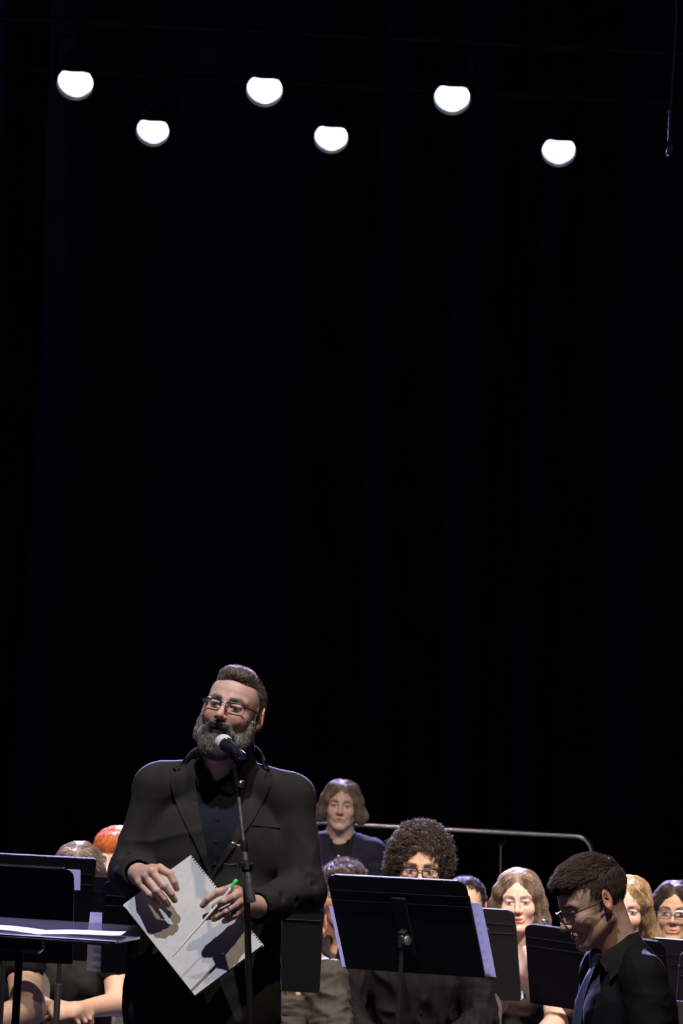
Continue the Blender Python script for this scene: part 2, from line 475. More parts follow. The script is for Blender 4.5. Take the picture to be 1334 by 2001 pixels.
def comb(V, Q, n, flow, length, lift, steps=5, seed=1, jitter=.25, curl=0.0, where=None):
    """strands that start on the hair mass and run along it"""
    rs = np.random.RandomState(seed); nr = normals(V, Q); bv = bvh_of(V, Q)
    idx = np.arange(len(V))
    if where is not None: idx = idx[where(V)]
    paths = []
    for i in rs.choice(idx, n):
        p = Vector(V[i]); nn = Vector(nr[i]); d0 = Vector(flow(p, nn)) + Vector(rs.normal(size=3))*jitter
        pts = [p-nn*.002]; L = length*(.6+.7*rs.rand()); ph = rs.rand()*6.28; lf = lift*(.3+rs.rand())
        for s_ in range(1, steps+1):
            d = Vector(flow(p, nn))*.6+d0*.4; d = d-nn*d.dot(nn)
            if d.length < 1e-5: d = nn.orthogonal()
            p = p+d.normalized()*(L/steps); h = bv.find_nearest(p)
            if h[0] is not None and (h[0]-p).length < .03: p = h[0]; nn = h[1]
            q = p+nn*lf*(s_/steps)
            if curl: q = q+nn*curl*math.sin(ph+s_*1.9)+nn.cross(d.normalized())*curl*math.cos(ph+s_*1.9)
            pts.append(q)
        paths.append([tuple(q) for q in pts])
    return paths
# ---------------------------------------------------------------- people
def headT(H, yaw=0, pitch=0, roll=0, s=1.0):
    return Matrix.Translation(Vector(H)) @ Matrix.Rotation(R(yaw), 4, 'Z') @ Matrix.Rotation(R(pitch), 4, 'X') @ Matrix.Rotation(R(roll), 4, 'Y') @ Matrix.Scale(s, 4)
def head_prims(F, T, fem=False, open_mouth=False, heavy=0.0, nose=1.0):
    F.T = T; g = .92 if fem else 1.0
    F.ell((0, .018, .032), (.074, .094, .082), .01)
    F.ell((0, -.030, .030), (.064, .062, .066), .03)
    F.ell((0, -.035, -.035), (.058*g+heavy, .056, .072), .03)
    for s in (-1, 1):
        F.cone((s*.054*g+s*heavy, .004, -.055), (s*.018, -.072, -.098), .018, .015, .03)
        F.ell((s*.040, -.060, -.028), (.024+heavy, .024, .024), .02)      # cheek
        F.cone((s*.014, -.086, .023), (s*.046, -.070, .022), .009 if not fem else .006, .007, .016)  # brow ridge
    F.ell((0, -.080, -.098), (.020, .018, .016), .02)                     # chin
    for s in (-1, 1):
        F.ell((s*.031, -.097, .003), (.019, .014, .013), .016, -1)        # socket
        F.ell((s*.031, -.0755, .003), (.0150, .0135, .0125), .003)        # eyeball under the lids
        F.cone((s*.019, -.0872, .0085), (s*.043, -.081, .0085), .0028, .0026, .004)   # upper lid
        F.cone((s*.020, -.086, -.0045), (s*.041, -.080, -.0045), .0022, .0022, .004)
    if fem: nose = nose*.955
    F.cone((0, -.088, .016 if not fem else .012), (0, -.109*nose, -.026), .0068 if not fem else .006, .0098 if not fem else .0085, .010)  # nose
    F.ell((0, -.111*nose, -.030), (.0105, .0105, .009), .008)
    for s in (-1, 1):
        F.ell((s*.0125, -.100*nose, -.033), (.0075, .0105, .0075), .006)
        F.ell((s*.006, -.106, -.041), (.0035, .006, .003), .002, -1)
    lz = -.064
    F.ell((0, -.088, lz), (.026, .012, .014), .014)
    F.cone((-.016, -.092, lz+.0030), (0, -.0990, lz+.0048), .0036, .0042, .006); F.cone((0, -.0990, lz+.0048), (.016, -.092, lz+.0030), .0042, .0036, .006)
    F.cone((-.013, -.093, lz-.0065), (.013, -.093, lz-.0065), .0055, .0055, .006); F.ell((0, -.0955, lz-.0065), (.010, .006, .0055), .005)
    if open_mouth: F.ell((0, -.103, lz-.001), (.017, .014, .004), .004, -1)
    else: F.ell((0, -.106, lz-.0005), (.024, .012, .0013), .003, -1)
    for s in (-1, 1):                                                     # ears
        rot = Matrix.Rotation(s*R(30), 3, 'Z') @ Matrix.Rotation(R(-8), 3, 'X')
        F.ell((s*.082, .014, -.002), (.0080, .020, .034), .007, 1, rot)
        F.ell((s*.0915, .008, .004), (.0065, .0115, .020), .005, -1, rot)
        F.ell((s*.079, .006, -.030), (.006, .009, .010), .006)
    F.T = Matrix.Identity(4)
def face_paint(P, base, lips=(.45, .16, .13), brow=(.10, .07, .05), iris=(.05, .04, .04), fem=False, blush=.12,
               brow_w=1.0, stubble=None, sclera=(.48, .45, .44)):
    """skin colours of a face, P in head coordinates"""
    n = len(P); C = np.tile(np.array(base, dtype=np.float32), (n, 1)); x, y, z = P[:, 0], P[:, 1], P[:, 2]; ax = np.abs(x)
    def mixin(w, col):
        w = np.clip(w, 0, 1)[:, None]; C[:] = C*(1-w)+np.array(col, dtype=np.float32)*w
    base = np.array(base); red = base*np.array([1.02, .72, .68])
    front = (y < -.03)
    near = (np.abs(z) < .16) & (np.sqrt(x*x+y*y) < .14)
    mixin(near*front*blush*3*np.exp(-((ax-.042)**2+(z+.03)**2)/.0005), red)
    mixin(near*front*blush*3*np.exp(-((ax)**2+(z+.032)**2)/.00025), red)
    mixin(near*(ax > .077)*(y > -.02)*.6, red*np.array([1.05, .75, .7]))                                       # ears
    if stubble is not None: mixin(near*front*stubble[3]*((z < -.045) & (z > -.13)), stubble[:3])
    lz = -.064; w = .0185
    sm = (.0045 if fem else 0)*(ax/w)**2; z = z-sm
    up = lz+.0090-.006*(ax/w)**2; dn = lz-.0115+.010*(ax/w)**2
    mixin(near*front*((ax < w) & (z < up) & (z > dn))*.9, lips)
    mixin(near*front*np.exp(-((z-lz+.0005)/.0018)**2)*(ax < .024)*.8, np.array(lips)*.25)
    z = z+sm
    mixin(near*(y < -.09)*np.exp(-((ax-.006)**2+(z+.041)**2)/.00001), base*.15)
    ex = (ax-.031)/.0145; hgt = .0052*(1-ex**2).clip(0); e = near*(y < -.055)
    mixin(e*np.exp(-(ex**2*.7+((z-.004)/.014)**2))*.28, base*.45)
    mixin(e*((np.abs(z-.002) < hgt) & (np.abs(ex) < 1)), sclera)
    r = np.sqrt((ax-.031)**2+(z-.0025)**2); mixin(e*((r < .0062) & (np.abs(z-.002) < hgt)), iris)
    mixin(e*(np.abs(z-.002-hgt) < .0017)*(np.abs(ex) < 1.08), np.array(brow)*.5)
    bz = .0235+.004*np.clip((ax-.02)/.02, 0, 1)-.008*np.clip((ax-.04)/.012, 0, 1.3)
    mixin(e*np.clip(1.4-np.abs(z-bz)/(.0042*brow_w), 0, 1)*((ax > .012) & (ax < .052))*.85, brow)
    return C
def hand_prims(F, wrist, fwd, back, side, s=1.0, curl=(25, 35, 25), spread=.06, thumb=.5, wr=.026):
    """side=+1: thumb lies towards back x fwd"""
    fwd = Vector(fwd).normalized(); back = (Vector(back)-Vector(back).dot(fwd)*fwd).normalized(); lat = back.cross(fwd)*side
    w = Vector(wrist); q = s
    mc = []
    for i, (o, l) in enumerate(((.027, .088), (.009, .092), (-.009, .087), (-.026, .078))):
        b = w+fwd*.012*q+lat*o*.62*q; m = w+fwd*l*q+lat*o*q+back*(.004 if i in (1, 2) else 0)*q
        F.cone(b, m, .0145*q, .0115*q, .014*q); mc.append(m)
    F.cone(w, w+fwd*.03*q, wr*.8, .02*q, .02*q)
    L = ((.043, .026, .020), (.047, .030, .021), (.044, .028, .020), (.034, .021, .018)); rr = (.0088, .0090, .0086, .0076)
    for i in range(4):
        p = mc[i]; a = 0; d0 = (fwd+lat*spread*(1.5-i)).normalized()
        for j in range(3):
            a += R(curl[j]*(1+.12*i)); d = d0*math.cos(a)-back*math.sin(a); q2 = p+d*L[i][j]*q
            F.cone(p, q2, rr[i]*q*(1-.08*j), rr[i]*q*(.94-.1*j), .0035*q); p = q2
    t0 = w+fwd*.022*q+lat*.022*q-back*.008*q
    t1 = t0+(fwd*.75+lat*.62*(.4+thumb)-back*.35).normalized()*.042*q; t2 = t1+(fwd*.9+lat*.25*thumb-back*.35).normalized()*.034*q; t3 = t2+(fwd*.95-back*.25).normalized()*.026*q
    F.chain([t0, t1, t2, t3], [.016*q, .0125*q, .0105*q, .0085*q], .006*q)
    return t3
def fold_disp(amp, freq=18, seed=3, ridge=True):
    """soft cloth folds: warped ridges running mostly downwards and some across"""
    def f(V):
        w = V+.03*np.stack([vnoise(V, 16, seed+1), vnoise(V, 16, seed+2), vnoise(V, 16, seed+4)], 1)
        r1 = (1-np.abs(vnoise(w*np.array([1.5, 1.5, .55]), freq*2.6, seed)).clip(0, 1))**2.2
        r2 = (1-np.abs(vnoise(w*np.array([.7, .7, 1.5]), freq*3, seed+9)).clip(0, 1))**2.2
        m = vnoise(V, 9, seed+7).clip(-1, 1)*.5+.5
        return amp*(1.3*r1*m+1.0*r2*(1-m)-.35)
    return f

class Skel: pass
def seated_skel(H, byaw=0, s=1.0, sw=.17, lean=.03, drop=.205, seat=.50, Lsh=None):
    k = Skel(); B = Matrix.Rotation(R(byaw), 3, 'Z'); k.B = B; H = Vector(H); k.H = H; k.s = s
    k.neck = H+B @ Vector((0, .045, -.155*s)); k.S = H+B @ Vector((0, .055, -drop*s))
    k.P = Vector((k.S.x, k.S.y, 0))+B @ Vector((0, .06+lean, 0)); k.P.z = seat
    k.sh = {i: k.S+B @ Vector((i*sw*s, 0, -.015)) for i in (-1, 1)}
    k.el = {i: k.S+B @ Vector((i*(sw*s+.045), -.06, -.285*s)) for i in (-1, 1)}
    k.wr = {i: k.P+B @ Vector((i*.09, -.30, .14)) for i in (-1, 1)}
    k.hip = {i: k.P+B @ Vector((i*.09, 0, .0)) for i in (-1, 1)}
    k.kn = {i: k.P+B @ Vector((i*.13, -.43, .02)) for i in (-1, 1)}
    k.an = {i: k.P+B @ Vector((i*.13, -.42, 0)) for i in (-1, 1)}
    for i in (-1, 1): k.an[i].z = .09
    k.hand_dir = {i: B @ Vector((-i*.5, -.5, -.35)) for i in (-1, 1)}; k.hand_back = {i: B @ Vector((i*.3, -.2, .9)) for i in (-1, 1)}
    k.sw = sw*s; return k
def torso_prims(F, k, e=0.0, belly=0.0, fem=False, neck=True):
    B = k.B; S, P = k.S, k.P; s = k.s
    if neck: F.cone(k.neck+B @ Vector((0, 0, .09 if e == 0 else .025)), S+Vector((0, 0, -.01)), (.052 if fem else .060)*s+e, .065*s+e, .03)
    ax = (P-S); rot = B
    w = k.sw
    c1 = S+ax*.30; c2 = S+ax*.62; c3 = P+Vector((0, 0, .05))
    F.ell(c1, (w*.93+e, .112*s+e, .165*s+e), .05, 1, rot)
    F.ell(c2, (w*.80+belly*.6+e, .105*s+belly+e, .15+e), .06, 1, rot)
    F.ell(c3, (w*.92+belly*.5+e, .12*s+belly*.6+e, .13+e), .05, 1, rot)
    if fem:
        for i in (-1, 1): F.ell(c1+B @ Vector((i*.07, -.085, -.02)), (.06+e*.6,)*3, .04)
    for i in (-1, 1):
        F.cone(S+B @ Vector((i*.045*s, .005, .035)), k.sh[i]+B @ Vector((-i*.02, 0, .018)), .040+e*.8, .044+e*.8, .04)
def arm_prims(F, k, i, e=0.0, upto=2.0, r=(.050, .041, .029)):
    """upto: 1 = elbow, 2 = wrist"""
    a, b, c = k.sh[i], k.el[i], k.wr[i]
    if upto <= 1: F.cone(a, a.lerp(b, upto), r[0]+e, (r[0]+(r[1]-r[0])*upto)+e, .03)
    else:
        F.cone(a, b, r[0]+e, r[1]+e, .03); F.cone(b, b.lerp(c, upto-1), r[1]*.98+e, (r[1]+(r[2]-r[1])*(upto-1))+e, .02)
def leg_prims(F, k, e=0.0, shin=True):
    for i in (-1, 1):
        F.cone(k.hip[i], k.kn[i], .080+e, .058+e, .04)
        if shin: F.cone(k.kn[i], k.an[i], .056+e, .042+e, .02)
def hair_root_flow(T, kind):
    Ti = T.inverted(); T3 = T.to_3x3()
    def fl(p, n):
        q = Ti @ p
        if kind == 'forward': d = Vector((q.x*1.5, -1, .05 if q.z > .06 else -.8))
        elif kind == 'side': d = Vector((1.0 if q.x > -.02 else -.6, -.3, -.5))
        elif kind == 'down': d = Vector((q.x*3, (q.y+.02)*1.0, -1))
        elif kind == 'part': d = Vector((math.copysign(1, q.x)*max(.0, (q.z+.0)*9), .1, -.8))
        elif kind == 'up': d = Vector((q.x*2, -.5, 1))
        else: d = Vector((q.x, q.y, q.z))
        return T3 @ d
    return fl

def glasses(root, T, parent_name='glasses', w=.026, h=.0165, y=-.104, z=.0, r=.0014, rect=3.5, col='frame', half=False, ear=True):
    def rim(s, n=28):
        pts = []
        for i in range(n):
            t = 2*math.pi*i/n; c, sn = math.cos(t), math.sin(t)
            x = abs(c)**(2/rect)*math.copysign(w, c); zz = abs(sn)**(2/rect)*math.copysign(h, sn)
            pts.append(T @ Vector((s*(.034)+x, y+.010*((s*.034+x)/.06)**2*1.4, z+zz)))
        return pts
    mb = MB()
    for s in (-1, 1):
        p = rim(s)
        mb.tube(p, r*T.to_scale()[0], 6, closed=True)
        n = len(p)
        top = [q for q in p if (T.inverted() @ q).z > z+h*.2]
        mb.tube(sorted(top, key=lambda q: (T.inverted() @ q).x), r*1.7*T.to_scale()[0], 6)
        e0 = Vector((s*.060, y+.014, z+h*.6)); mb.tube([T @ e0, T @ Vector((s*.074, y+.028, z+h*.6)), T @ Vector((s*.082, -.03, z+h*.5)), T @ Vector((s*.084, .012, z+.012)), T @ Vector((s*.083, .03, z-.02))], .0022, 6)
    mb.tube([T @ Vector((-.009, y, z+h*.45)), T @ Vector((0, y-.002, z+h*.62)), T @ Vector((.009, y, z+h*.45))], r*1.3, 6)
    g = mb.build(parent_name, col, root, world=True)
    for s in (-1, 1):
        p = rim(s); c = sum(p, Vector())/len(p); off = (T.to_3x3() @ Vector((0, .0006, 0)))
        n = len(p); V = p+[c-off*2]+[q+off for q in p]+[c-off]
        Fs = [(i, (i+1) % n, n) for i in range(n)]+[((i+1) % n+n+1, i+n+1, 2*n+1) for i in range(n)]
        MB().raw(V, Fs).build('lens', 'lens', root, world=True, parent=g)
    return g
def collar_mb(k, c, axis, r, h0=.036, drop=.045, gap=26, open_r=.0, front=None, tilt=.012, point=.035):
    """folded shirt collar: stand and fall, open at the front. c: neck base centre, axis: up the neck"""
    B = k.B; n = 40; V = []; rows = []
    up = Vector(axis).normalized(); f = (B @ Vector((0, -1, 0))); f = (f-f.dot(up)*up).normalized(); sd = f.cross(up)
    prof = [(0, 0.004), (h0*.5, .002), (h0, 0), (h0+.003, .003), (h0*.6, .009), (0, .014), (-drop*.35, .018)]
    th0 = R(gap); cols = []
    for i in range(n+1):
        t = th0+(2*math.pi-2*th0)*i/n; d = f*math.cos(t)+sd*math.sin(t)
        fr = max(0, math.cos(t)); w = fr**3
        col = []
        for j, (z, o) in enumerate(prof):
            rr = r+o+w*open_r*(1-z/h0*.3)
            zz = z-tilt*fr*1.5
            if j >= 5: zz -= point*w*(1.0 if j == 6 else .5)
            col.append(Vector(c)+d*rr+up*zz-f*(-.01*w))
        cols.append(col)
    m = len(prof); V = [p for col in cols for p in col]
    inner = [p+((Vector(c)-p)-(Vector(c)-p).dot(up)*up).normalized()*.0018 for p in V]
    N = len(V); Fs = []
    for i in range(n):
        for j in range(m-1): Fs += [(i*m+j, (i+1)*m+j, (i+1)*m+j+1, i*m+j+1), (N+i*m+j+1, N+(i+1)*m+j+1, N+(i+1)*m+j, N+i*m+j)]
    for i in (0, n):
        for j in range(m-1): Fs.append((i*m+j, i*m+j+1, N+i*m+j+1, N+i*m+j))
    for i in range(n):
        for j in (0, m-1): Fs.append((i*m+j, (i+1)*m+j, N+(i+1)*m+j, N+i*m+j))
    return MB().raw(V+inner, Fs)
def shoes(root, k):
    for i in (-1, 1):
        f = (k.B @ Vector((0, -1, 0))); a = Vector(k.an[i]); a.z = 0
        F = Field(); F.cone(a+Vector((0, 0, .05))-f*.03, a+f*.02+Vector((0, 0, .05)), .042, .042, .02); F.cone(a+f*.02+Vector((0, 0, .045)), a+f*.17+Vector((0, 0, .034)), .042, .032, .03)
        V, Q = F.mesh(.01); V[:, 2] = np.maximum(V[:, 2], 0.0)
        add_mesh('shoe', V, Q, 'leather', root)

def body_mesh(root, F, T, skin, paint=None, fine=None, h=.0026, H=.012, zone=.135, **kw):
    hc = T @ Vector((0, -.005, -.0)); fz = [((hc.x, hc.y, hc.z), (.105, .135, .15))]
    V, Q = F.mesh(h, H, fz+(fine or []))
    Ti = np.array(T.inverted()); P = V @ Ti[:3, :3].T+Ti[:3, 3]
    C = face_paint(P, skin, **kw)
    if paint: paint(V, C, P)
    add_mesh('body', V, Q, 'skin', root, colors=C); return V, Q
def hair_obj(root, mass, h, color, tint=None, name='hair', disp=None, paths=None, r0=.0009, H=None):
    """mass Field -> one hair mesh with its locks; tint(V) may vary the colour"""
    V, Q = mass.mesh(h, H, None, disp)
    allp = paths(V, Q) if paths else []
    C = np.tile(np.array(color, dtype=np.float32), (len(V), 1))*.8
    if tint: C = tint(V)
    if allp:
        V2, Q2 = strands(allp, r0)
        C2 = np.tile(np.array(color, dtype=np.float32), (len(V2), 1)) if not tint else tint(V2)
        C2 = C2*(1+.25*vnoise(V2, 400, 5))[:, None].clip(.5, 1.6)
        Q = np.concatenate([Q, Q2+len(V)]); V = np.concatenate([V, V2]); C = np.concatenate([C, C2])
    return add_mesh(name, V, Q, 'hairc', root, colors=C)
SK = {'fair': (.60, .40, .31), 'pale': (.66, .46, .38), 'tan': (.42, .25, .165), 'brown': (.30, .17, .11), 'olive': (.46, .30, .20)}
# ================================================================ the setting
def structure(o): o['kind'] = 'structure'; return o
fl = MB().box((0, 14, -.05), (26, 30, .1)).build('floor', 'floor', None); structure(fl)
def curtain():
    nx, nz = 700, 26; Yc = 24.0
    xs = np.linspace(-7, 7, nx); zs = np.linspace(0.02, 10.5, nz); V = []
    ph = np.cumsum(.16+.10*np.sin(xs*1.7)+.06*np.sin(xs*5.1+1))
    for z in zs:
        a = .10+.05*(1-z/10.5)
        V += [(x+.03*math.sin(z*.9+x), Yc-a*math.sin(p)-.03*math.sin(p*.37+z*.4), z) for x, p in zip(xs, ph)]
    Fs = [(j*nx+i, j*nx+i+1, (j+1)*nx+i+1, (j+1)*nx+i) for j in range(nz-1) for i in range(nx-1)]
    n = len(V); V += [(x, y+.006, z) for x, y, z in V]; Fs += [tuple(n+q for q in reversed(f)) for f in Fs]
    o = add_mesh('stage_curtain', V, Fs, 'curtain', None)
    tag(o, 'tall black pleated velour curtain hanging across the back of the stage', 'curtain')
curtain()

# ---- lamps on their pipes
def lamp(px, py, Y, dpx, label, pan=0):
    c = W(px, py-7, Y); r = dpx/2*Y/F_PX
    t = empty('stage_lamp', c, label, 'stage light', 'backlights above the stage')
    aim = Vector((math.sin(R(pan)), -math.cos(R(38)), -math.sin(R(38)))).normalized()
    b = MB(); b.lathe(-aim*.30, aim, [(0, .05), (.01, .075), (.12, r*1.0), (.27, r*1.09), (.338, r*1.09), (.338, r*1.03), (.285, r*1.02)], 32)
    b.build('housing', 'lamp_body', t)
    # front glass, gently domed
    g = MB(); n = 10
    prof = [(.0+.018*math.sqrt(max(0, 1-(i/n)**2)), r*i/n) for i in range(n, -1, -1)]
    g.lathe((0, 0, 0), aim, prof, 36).build('front_glass', 'lamp_glass', t)
    # top flap that bites into the disc of light
    up = Vector((0, 0, 1)); up = (up-up.dot(aim)*aim).normalized(); sd = aim.cross(up)
    fl = MB(); V = []
    for s in range(9):
        a = -1+2*s/8
        base = aim*.05+sd*a*r*.95+up*(r*(1.10-.38*a*a)); tip = aim*.09+sd*a*r*.62+up*(r*(1.04-.05*(1-a*a)))
        V += [base, tip]
    V2 = [v+up*.003 for v in V]; nn = len(V)
    Fs = [(2*i, 2*i+1, 2*i+3, 2*i+2) for i in range(8)]+[(nn+2*i+2, nn+2*i+3, nn+2*i+1, nn+2*i) for i in range(8)]
    Fs += [(2*i+1, nn+2*i+1, nn+2*i+3, 2*i+3) for i in range(8)]+[(2*i+2, nn+2*i+2, nn+2*i, 2*i) for i in range(8)]+[(0, nn, nn+1, 1), (17, nn+17, nn+16, 16)]
    fl.raw(V+V2, Fs).build('top_flap', 'lamp_body', t)
    yk = MB(); w = r*1.3
    yk.tube([Vector((-w, .13, .02)), Vector((-w, .13, .24)), Vector((-w*.8, .13, .27)), Vector((w*.8, .13, .27)), Vector((w, .13, .24)), Vector((w, .13, .02))], .009, 8)
    yk.build('yoke', 'lamp_body', t)
    MB().box((0, .13, .315), (.035, .06, .10), bev=.008).tube([(0, .13, .24), (0, .13, .30)], .008, 8).build('clamp', 'lamp_body', t)
    spot('lamp_beam', c+aim*.15, c+aim*8+Vector((0, -1.0, 0)), 5200, (.50, .46, 1.0), 48, .8, .07, t)
    return c
row = [((148, 165, 18.7, 70), 'glowing white stage lamp, leftmost of the upper row of three'),
       ((517, 178, 18.7, 70), 'glowing white stage lamp in the middle of the upper row of three'),
       ((883, 194, 18.7, 70), 'glowing white stage lamp at the right end of the upper row of three'),
       ((299, 259, 20.8, 63), 'glowing white stage lamp, leftmost of the lower row of three'),
       ((647, 272, 20.8, 65), 'glowing white stage lamp in the middle of the lower row of three'),
       ((1091, 298, 20.8, 65), 'glowing white stage lamp, the one nearest the right edge of the view')]
cs = [lamp(*a, l) for a, l in row]
for i, (a, lab) in enumerate((((0, 1, 2), 'dark horizontal pipe carrying the upper row of three stage lamps'), ((3, 4, 5), 'dark horizontal pipe carrying the lower row of three stage lamps'))):
    z = sum(cs[j].z for j in a)/3+.345; y = cs[a[0]].y+.13
    for j in a: pass
    mb = MB(); mb.tube([(-4.5, y, z), (4.5, y, z)], .024, 16)
    o = mb.build('lighting_pipe', 'lamp_body', None); tag(o, lab, 'pipe', 'lighting pipes')
# ---- hanging microphone at the top right
top = W(1320, -60, 14); bot = W(1306.5, 296, 14)
hm = empty('hanging_microphone', bot, 'thin microphone hanging on a long grey cable at the upper right', 'microphone')
d = (top-bot); e1 = W(1309, 218, 14)-bot; e2 = W(1307, 272, 14)-bot
MB().tube([e1, e1.lerp(d, .3)+Vector((.006, 0, 0)), e1.lerp(d, .65)+Vector((.01, 0, 0)), d, d+Vector((.04, 0, 1.2))], .0034, 8).build('cable', 'cable', hm)
mb = MB(); mb.tube([e2, e1], .0052, 12)
for t in (0, .25, .5, .75, 1): mb.tube([e2.lerp(e1, t)-d.normalized()*.006, e2.lerp(e1, t)+d.normalized()*.006], .0072, 12)
mb.build('sleeve', 'steel', hm)
MB().tube([e2, e2*.6+Vector((.002, 0, 0)), Vector((-.003, 0, .012))], .0018, 8).build('wire_hanger', 'black_metal', hm)
MB().lathe((0, 0, 0), (-.25, -.6, -.75), [(-.035, .006), (-.03, .011), (.0, .012), (.004, .010), (.02, .010), (.026, .005)], 18).build('capsule', 'chrome', hm)

# ---- chrome rack at the back
def rack():
    Y = 18.3
    A, B_ = W(640, 1604, Y), W(1122, 1638, Y); z = (A.z+B_.z)/2; xl, xr = W(598, 1610, Y).x, W(1155, 1660, Y).x; r = .0145; q = .085
    t = empty('chime_rack', ((xl+xr)/2, Y, 0), 'chrome tubular rack with rounded corners standing behind the band', 'rack'); hw = (xr-xl)/2
    def arc(s): return [Vector((s*(hw-q+q*math.sin(a)), 0, z-q+q*math.cos(a))) for a in [math.pi/2*i/8 for i in range(9)]]
    L = [Vector((p.x, 0, p.z)) for p in reversed(arc(-1))]
    MB().tube([Vector((-hw, 0, .1))]+L+arc(1)+[Vector((hw, 0, .1))], r, 20).build('tube_frame', 'chrome', t)
    for s in (-1, 1):
        MB().tube([(s*hw, -.28, .05), (s*hw, -.2, .1), (s*hw, .2, .1), (s*hw, .28, .05)], .016, 12).build('foot', 'black_metal', t)
        MB().lathe((s*hw, -.27, .03), (1, 0, 0), [(-.014, .026), (-.01, .03), (.01, .03), (.014, .026)], 16).build('caster', 'black_metal', t)
    MB().tube([(-hw, 0, .22), (hw, 0, .22)], .012, 12).build('cross_bar', 'chrome', t)
    hx = W(978, 1650, Y).x-(xl+xr)/2; hz = z-.015
    hp = [Vector((hx+.018*math.cos(a), -.004, hz-.035+.022*math.sin(a))) for a in [R(x) for x in range(-200, 20, 20)]]
    hook = MB(); hook.tube([Vector((hx+.022, -.004, hz+.006)), Vector((hx+.02, -.004, hz-.02))]+[Vector((hx+.018*math.cos(a), -.004, hz-.035+.018*math.sin(a))) for a in [R(-x) for x in range(0, 200, 20)]], .004, 8)
    hook.build('hook', 'black_metal', t)
    MB().tube([(hx, -.004, hz-.055), (hx+.004, -.004, hz-.15), (hx+.006, -.004, hz-.26)], .0035, 8).build('hanging_cord', 'cable', t)
rack()

# ================================================================ music stands
def desk_outline(w, h, r=.025, top_only=True):
    o = []
    for (cx, cz, a0) in ((w/2-r, h/2-r, 0), (-w/2+r, h/2-r, 90)):
        for i in range(7):
            a = R(a0+15*i); o.append((cx+r*math.cos(a), cz+r*math.sin(a)))
    r2 = .006
    for (cx, cz, a0) in ((-w/2+r2, -h/2+r2, 180), (w/2-r2, -h/2+r2, 270)):
        for i in range(4):
            a = R(a0+30*i); o.append((cx+r2*math.cos(a), cz+r2*math.sin(a)))
    return o
DESK = {}
def music_stand(px, py, Y, label, tilt=20, yaw=0, rolld=0, w=.508, h=.318, pole_px=None, pole_r=(.0075, .0105), knob=True, lower_z=.62, corner=.028):
    c = W(px, py, Y)
    px2 = pole_px
    base = Vector((c.x, c.y, 0)) if px2 is None else Vector((W(px2[0], px2[1], Y).x, c.y, 0))
    t = empty('music_stand', base, label, 'music stand', 'black band music stands')
    # desk frame: local x across, z up the desk, y away from the viewer (music side is +y)
    D = Matrix.Translation(c-base) @ Matrix.Rotation(R(-yaw), 4, 'Z') @ Matrix.Rotation(R(tilt), 4, 'X') @ Matrix.Rotation(R(rolld), 4, 'Y')
    mb = MB(); mb.prism(desk_outline(w, h, corner), -.0012, .0012, D)
    # rolled flanges: top and sides, and two pressed ridges near the top
    def flat(cx, cz, sx, sz, y, sy): 
        mb.box(D @ Vector((cx, y, cz)), (sx, sy, sz), D.to_3x3(), .0015)
    flat(0, h/2-.001, w-2*corner, .004, .004, .010)
    for s in (-1, 1): flat(s*(w/2-.001), -.02, .003, h-.06, .003, .008)
    for zz in (h/2-.052, h/2-.086): flat(0, zz, w*.97, .0055, -.0018, .003)
    desk = mb.build('desk', 'stand', t)
    mb = MB(); mb.box(D @ Vector((0, .024, -h/2+.001)), (w*.985, .05, .0022), D.to_3x3(), .0008); mb.box(D @ Vector((0, .048, -h/2+.009)), (w*.985, .002, .016), D.to_3x3(), .0008)
    mb.build('ledge', 'stand', t)
    mb = MB(); mb.box(D @ Vector((0, -.0065, .0)), (.052, .010, h*.62), D.to_3x3(), .004); mb.box(D @ Vector((0, -.020, -.03)), (.026, .024, .05), D.to_3x3(), .005)
    mb.build('bracket', 'stand', t)
    J = D @ Vector((0, -.032, -.036)); pz = J.z-.02; J0 = Vector((J.x, J.y, 0))
    if knob:
        k = MB(); ka = Vector((.55, -.8, .1)).normalized()
        k.lathe(J+Vector((.004, -.004, 0)), ka, [(-.02, .010), (0, .011), (.010, .011), (.011, .0145), (.018, .016), (.024, .015), (.027, .010), (.0275, .004)], 24)
        k.build('tilt_knob', 'steel', t)
    MB().lathe(J+Vector((0, 0, -.022)), (0, 0, 1), [(0, .011), (.002, .014), (.034, .014), (.04, .009)], 20).build('head_joint', 'black_metal', t)
    lz = min(lower_z, pz-.12)
    MB().tube([J0+Vector((0, 0, lz-.1)), J0+Vector((0, 0, pz))], pole_r[0], 16).build('inner_tube', 'stand_pole', t)
    MB().tube([J0+Vector((0, 0, .09)), J0+Vector((0, 0, lz-.002)), J0+Vector((0, 0, lz))], [pole_r[1], pole_r[1], pole_r[1]*.9], 18).build('outer_tube', 'stand_pole', t)
    for i in range(3):
        a = R(90+120*i+yaw); dd = Vector((math.cos(a), math.sin(a), 0))
        MB().tube([J0+dd*.01+Vector((0, 0, .14)), J0+dd*.06+Vector((0, 0, .11)), J0+dd*.28+Vector((0, 0, .012)), J0+dd*.31+Vector((0, 0, .010))], .009, 10).build('leg', 'stand_pole', t)
    return t, D, base
